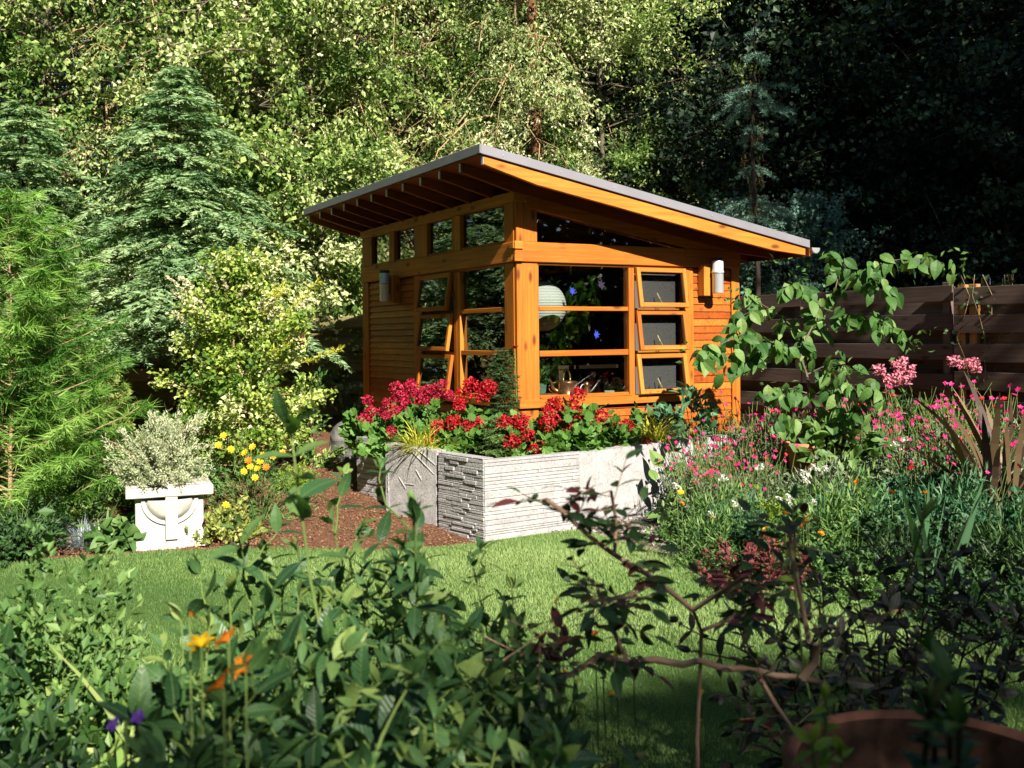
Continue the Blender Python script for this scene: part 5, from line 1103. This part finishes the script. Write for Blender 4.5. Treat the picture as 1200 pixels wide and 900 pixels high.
# left foreground: yellow green shrub, strap leaves, lilies, violet flower
W, C, _t = mound_parts(211, .62, .98, 9000, LF, .045, 26, rough=.3); plant('yellow_green_shrub', 'sun touched yellow green shrub in the lower left corner', 'shrub', STEM, L['herb'], W, C, (X(40, 3.3), 3.3, 0), 0)
W, C, _t = mound_parts(212, .5, .72, 5000, LF, .06, 26, rough=.3); plant('dark_leafy_shrub', 'dark leafy shrub at the bottom left edge', 'shrub', STEM, L['darkgreen'], W, C, (X(30, 2.4), 2.4, 0), 0)
W, C, _t = mound_parts(213, .36, .62, 2600, LF, .055, 20, rough=.3); plant('yellow_green_shrub', 'smaller yellow green shrub beside the lower left one', 'shrub', STEM, L['mid'], W, C, (X(140, 3.0), 3.0, 0), 0)
plant('daylily_clump', 'strap leaved daylily clump in the lower left foreground', 'perennial', None, L['mid'], None, blades(214, 95, .85, .011, .6, .55, .09, seg=7), (X(165, 2.5), 2.5, 0), 0)
plant('daylily_clump', 'narrow strap leaved clump at the bottom edge below the orange lilies', 'perennial', None, L['herb'], None, blades(215, 70, .75, .010, .6, .6, .09, seg=7), (X(270, 2.1), 2.1, 0), 0)
LT = T([[0, 0, 0], [.2, .35, .05], [.24, .7, -.05], [0, 1, -.3], [-.24, .7, -.05], [-.2, .35, .05], [0, .5, .0]], [[0, 1, 6], [1, 2, 6], [2, 3, 6], [3, 4, 6], [4, 5, 6], [5, 0, 6]])
def lily(seed, s=.07):
    g = np.random.default_rng(seed); C = MB(); a = np.arange(6) * math.pi / 3 + g.random(); D = np.stack([np.cos(a), np.sin(a), np.full(6, .75)], 1)
    C.leaves(LT, np.zeros((6, 3)), D, np.stack([-np.cos(a), -np.sin(a), np.ones(6)], 1), s); return C.mesh('flower', L['orange'])
LM = lily(3, .055)
for px, py, Y, sc, mat, lab in [(236, 758, 1.62, .5, 'yellow', 'yellow and orange lily opening at the lower left'), (268, 752, 1.66, .5, 'orange', 'upper orange lily half hidden by dark leaves'), (262, 806, 1.5, .62, 'orange', 'largest orange lily low in the left foreground'), (288, 782, 1.6, .5, 'orange', 'small orange lily right of the largest one'), (222, 722, 1.7, .32, 'orange', 'orange bud above the yellow lily')]:
    w_ = at(px, py, Y); t = thing('daylily_flower', lab, 'flower', (w_.x, w_.y, 0)); s_ = MB(); s_.tube([(.03, .12, 0), (-.01, .05, w_.z * .5), (0, 0, w_.z)], [.003, .0024, .0018], 5); s_.build('stem', STEM, t); o = child('flower', LM, t, (0, 0, w_.z), px, sc, mat); o.rotation_euler = (.9, .2, px)
w_ = at(147, 845, 1.6); t = thing('violet_flower', 'small violet flower in the dark lower left leaves', 'flower', (w_.x, w_.y, 0)); s_ = MB(); s_.tube([(0, .02, 0), (0, 0, w_.z)], .003, 5); s_.build('stem', STEM, t); 
for dx in (-.018, .02): o = daisy(.013, 5, .2, 8).build('flower', L['violet'], t); o.location = (dx, 0, w_.z + dx * .3); o.rotation_euler = (.9, 0, dx * 9)
# elder: brown branch crossing the lower right
et = thing('elder_shrub', 'elder with a bare pinkish brown branch crossing the near lawn', 'shrub', (X(818, 2.5), 2.5, 0)); eo = np.array(et.location); W = MB(); C = MB(); C2 = MB(); g_ = np.random.default_rng(220)
EB = [([(818, 960, 2.5), (817, 860, 2.5), (820, 800, 2.48), (822, 740, 2.45), (812, 715, 2.4)], .0055, 0), ([(812, 715, 2.4), (770, 680, 2.35), (720, 650, 2.3), (690, 628, 2.25), (660, 600, 2.2), (640, 585, 2.2)], .0065, .9),
      ([(700, 768, 2.4), (735, 777, 2.43), (768, 773, 2.46), (800, 779, 2.44), (820, 774, 2.46), (850, 784, 2.43), (880, 783, 2.45), (910, 792, 2.4), (940, 794, 2.38), (965, 801, 2.35)], .0095, 0), ([(940, 795, 2.37), (955, 775, 2.36), (957, 755, 2.35)], .011, 0), ([(948, 752, 2.35), (938, 700, 2.33), (928, 650, 2.3), (925, 620, 2.3)], .006, .8),
      ([(700, 770, 2.4), (670, 790, 2.35), (640, 800, 2.3)], .008, .5), ([(720, 650, 2.3), (722, 610, 2.28), (716, 575, 2.25)], .0045, .6), ([(885, 787, 2.42), (912, 830, 2.4), (940, 870, 2.38)], .006, .2), ([(812, 715, 2.4), (850, 690, 2.3), (880, 670, 2.25)], .006, .7), ([(770, 680, 2.35), (735, 700, 2.2), (690, 705, 2.1)], .005, .8),
      ([(820, 740, 2.45), (870, 720, 2.5), (905, 700, 2.5)], .005, .8), ([(735, 775, 2.45), (715, 730, 2.4), (700, 690, 2.35)], .006, .8), ([(640, 800, 2.3), (620, 770, 2.2), (640, 740, 2.15)], .005, .7)]
for b, r_, lf in EB:
    P = np.array([np.array(at(*q)) for q in b]) - eo; P[P[:, 2] < 0, 2] = 0; W.tube(P, np.linspace(r_, r_ * .75, len(P)), 8, .5)
    if lf:
        n = int(10 * lf) + 3; u = np.linspace(.2, 1, n) * (len(P) - 1); B = np.stack([np.interp(u, np.arange(len(P)), P[:, k]) for k in range(3)], 1)
        for j in range(n):
            d = nrm(rv(1, .1, g_)[0] * [1, 1, .6]); m = 5; q = B[j] + d * np.array([.04, .04, .075, .075, .11])[:, None]; sgn = np.array([1, -1, 1, -1, 0])[:, None]; sd_ = np.cross(d, [0, 0, 1.])
            W.tube([B[j], B[j] + d * .11], .0016, 3, cap=False); (C if g_.random() < .72 else C2).leaves(BIG, q, d * .5 + sd_ * sgn + g_.normal(size=(m, 3)) * .15, g_.normal(size=(m, 3)) * .4 + [0, 0, 1], .062 * g_.uniform(.6, 1.1, m))
W.build('branches', PINKWOOD, et, True); C.build('foliage', L['darkgreen'], et); C2.build('red_foliage', L['burgundy'], et)
# purple leaved shrub on the right
pt = []
for px, py, Y in [(1000, 675, 3.0), (1040, 690, 2.9), (1085, 655, 3.1), (965, 700, 3.1), (905, 715, 3.0), (870, 745, 2.9), (935, 750, 2.8), (985, 745, 2.7), (1030, 760, 2.7), (1075, 750, 2.7), (1120, 740, 2.8), (1165, 745, 2.9), (1195, 720, 3.0), (1150, 690, 3.2), (900, 780, 2.7), ]: pt.append((px, py, Y))
shrub_px('purple_elder', 'dark purple leaved shrub behind the terracotta bowl', 'shrub', 230, pt, 1050, 3.0, 'purple', wood=DARKBARK, size=.066, gap=.045, s0=.4, side=.6, T_=BIG, outward=1.0, nrmj=.6)
shrub_px('leafy_stalk', 'pale stalk with a rosette of narrow green leaves before the sword leaves', 'plant', 231, [(1082, 610, 2.9)], 1045, 2.9, 'mid', size=.13, gap=.03, s0=.86, tip=7, T_=STRAP)
shrub_px('leafy_stalk', 'pale stalk with a green tuft above the brown branch end', 'plant', 232, [(928, 655, 2.5)], 960, 2.5, 'lime', size=.07, gap=.03, s0=.9, tip=6)
shrub_px('leafy_stalk', 'blurred yellow green sprig over the left rim of the bowl', 'plant', 233, [(968, 820, 1.7), (952, 870, 1.6), (985, 880, 1.55)], 968, 1.65, 'lime', size=.06, gap=.03, s0=.85, tip=5)
shrub_px('dark_near_stalk', 'very near blurred dark stalk before the terracotta bowl', 'plant', 234, [(1098, 770, 1.25), (1112, 800, 1.2), (1090, 830, 1.2), (1125, 850, 1.15)], 1105, 1.2, 'darkgreen', wood=DARKBARK, size=.075, gap=.03, s0=.75, tip=5, r0=.007)
for px, py in [(271, 0), (651, 735), (655, 750), (707, 795), (716, 812), (820, 845), (822, 812), (742, 780), (722, 768), (652, 705), (676, 798), (697, 742), (661, 787), (672, 765)][1:]:
    flower('marigold', 'small orange and yellow flower over the near lawn', 'flower', px, py, 2.9, 'orange' if px % 2 else 'yellow', MG, .42, 'small orange flowers in the lawn foreground')
# fallen petals on the bark
g_ = np.random.default_rng(240)
for px, py in [(431, 586), (452, 590), (448, 596), (438, 600), (483, 600), (479, 606), (476, 614), (495, 604), (465, 612), (458, 582)]:
    Yg = 1.5 * 1186 / (py - 393); w_ = at(px, py, Yg * .985); c = MB(); c.leaves(PETAL, np.zeros((4, 3)), rv(4) * [1, 1, .1], [[0, 0, 1.]] * 4, .028); o = c.build('fallen_petals', L['crimson']); o.location = (w_.x, w_.y, gz(w_.x, w_.y) + .02)
    tag(o, 'pink fallen petals lying on the bark beside the wall', 'petals', 'fallen petals on the bark')

# ================================================================== LIGHT, SKY, CAMERA
phi = rad(5.5); NR = Vector((math.sin(SA), -math.cos(SA), 0)); NL = Vector((-math.cos(SA), -math.sin(SA), 0))
sd = (math.cos(phi) * NR + math.sin(phi) * NL).normalized(); EL = rad(35)
sun_dir = Vector((sd.x * math.cos(EL), sd.y * math.cos(EL), math.sin(EL)))
sl_ = bpy.data.lights.new('sun', 'SUN'); sl_.energy = 5.0; sl_.angle = rad(.53); sl_.color = (1.0, .93, .80)
so = bpy.data.objects.new('sun', sl_); COL.objects.link(so); so.rotation_euler = sun_dir.to_track_quat('Z', 'Y').to_euler()
w = bpy.data.worlds.new('World'); SC.world = w; w.use_nodes = True; nt = w.node_tree
bg = nt.nodes['Background']; sky = nt.nodes.new('ShaderNodeTexSky'); sky.sky_type = 'NISHITA'; sky.sun_disc = False
sky.sun_elevation = EL; sky.sun_rotation = math.atan2(sun_dir.x, sun_dir.y); sky.air_density = 1.0; sky.dust_density = 0.6; sky.altitude = 1200
nt.links.new(sky.outputs[0], bg.inputs[0]); bg.inputs[1].default_value = 0.05
cam = bpy.data.cameras.new('camera'); co = bpy.data.objects.new('camera', cam); COL.objects.link(co); SC.camera = co
cam.sensor_width = 36; cam.lens = 36 * F0 / 1200; cam.shift_y = -57 / 1200; cam.clip_end = 500; cam.clip_start = .05
co.matrix_world = Matrix.Translation((0, 0, EYE)) @ Matrix.Rotation(rad(90), 4, 'X') @ Matrix.Rotation(-ROLL, 4, 'Z')
cam.dof.use_dof = True; cam.dof.focus_distance = 9.0; cam.dof.aperture_fstop = 5.0
vs_ = SC.view_settings; vs_.view_transform = 'Standard'; vs_.look = 'None'; vs_.gamma = 1.0; vs_.exposure = 1.08; vs_.use_curve_mapping = False
SC.render.film_transparent = False
cy = SC.cycles; cy.max_bounces = 6; cy.diffuse_bounces = 1; cy.glossy_bounces = 3; cy.transmission_bounces = 3; cy.transparent_max_bounces = 12; cy.caustics_reflective = False; cy.caustics_refractive = False
cy.use_denoising = True; cy.denoiser = 'OPENIMAGEDENOISE'; cy.use_adaptive_sampling = True; cy.adaptive_threshold = .02; cy.sample_clamp_indirect = 6
try: cy.denoising_prefilter = 'ACCURATE'; cy.denoising_input_passes = 'RGB_ALBEDO_NORMAL'
except Exception: pass
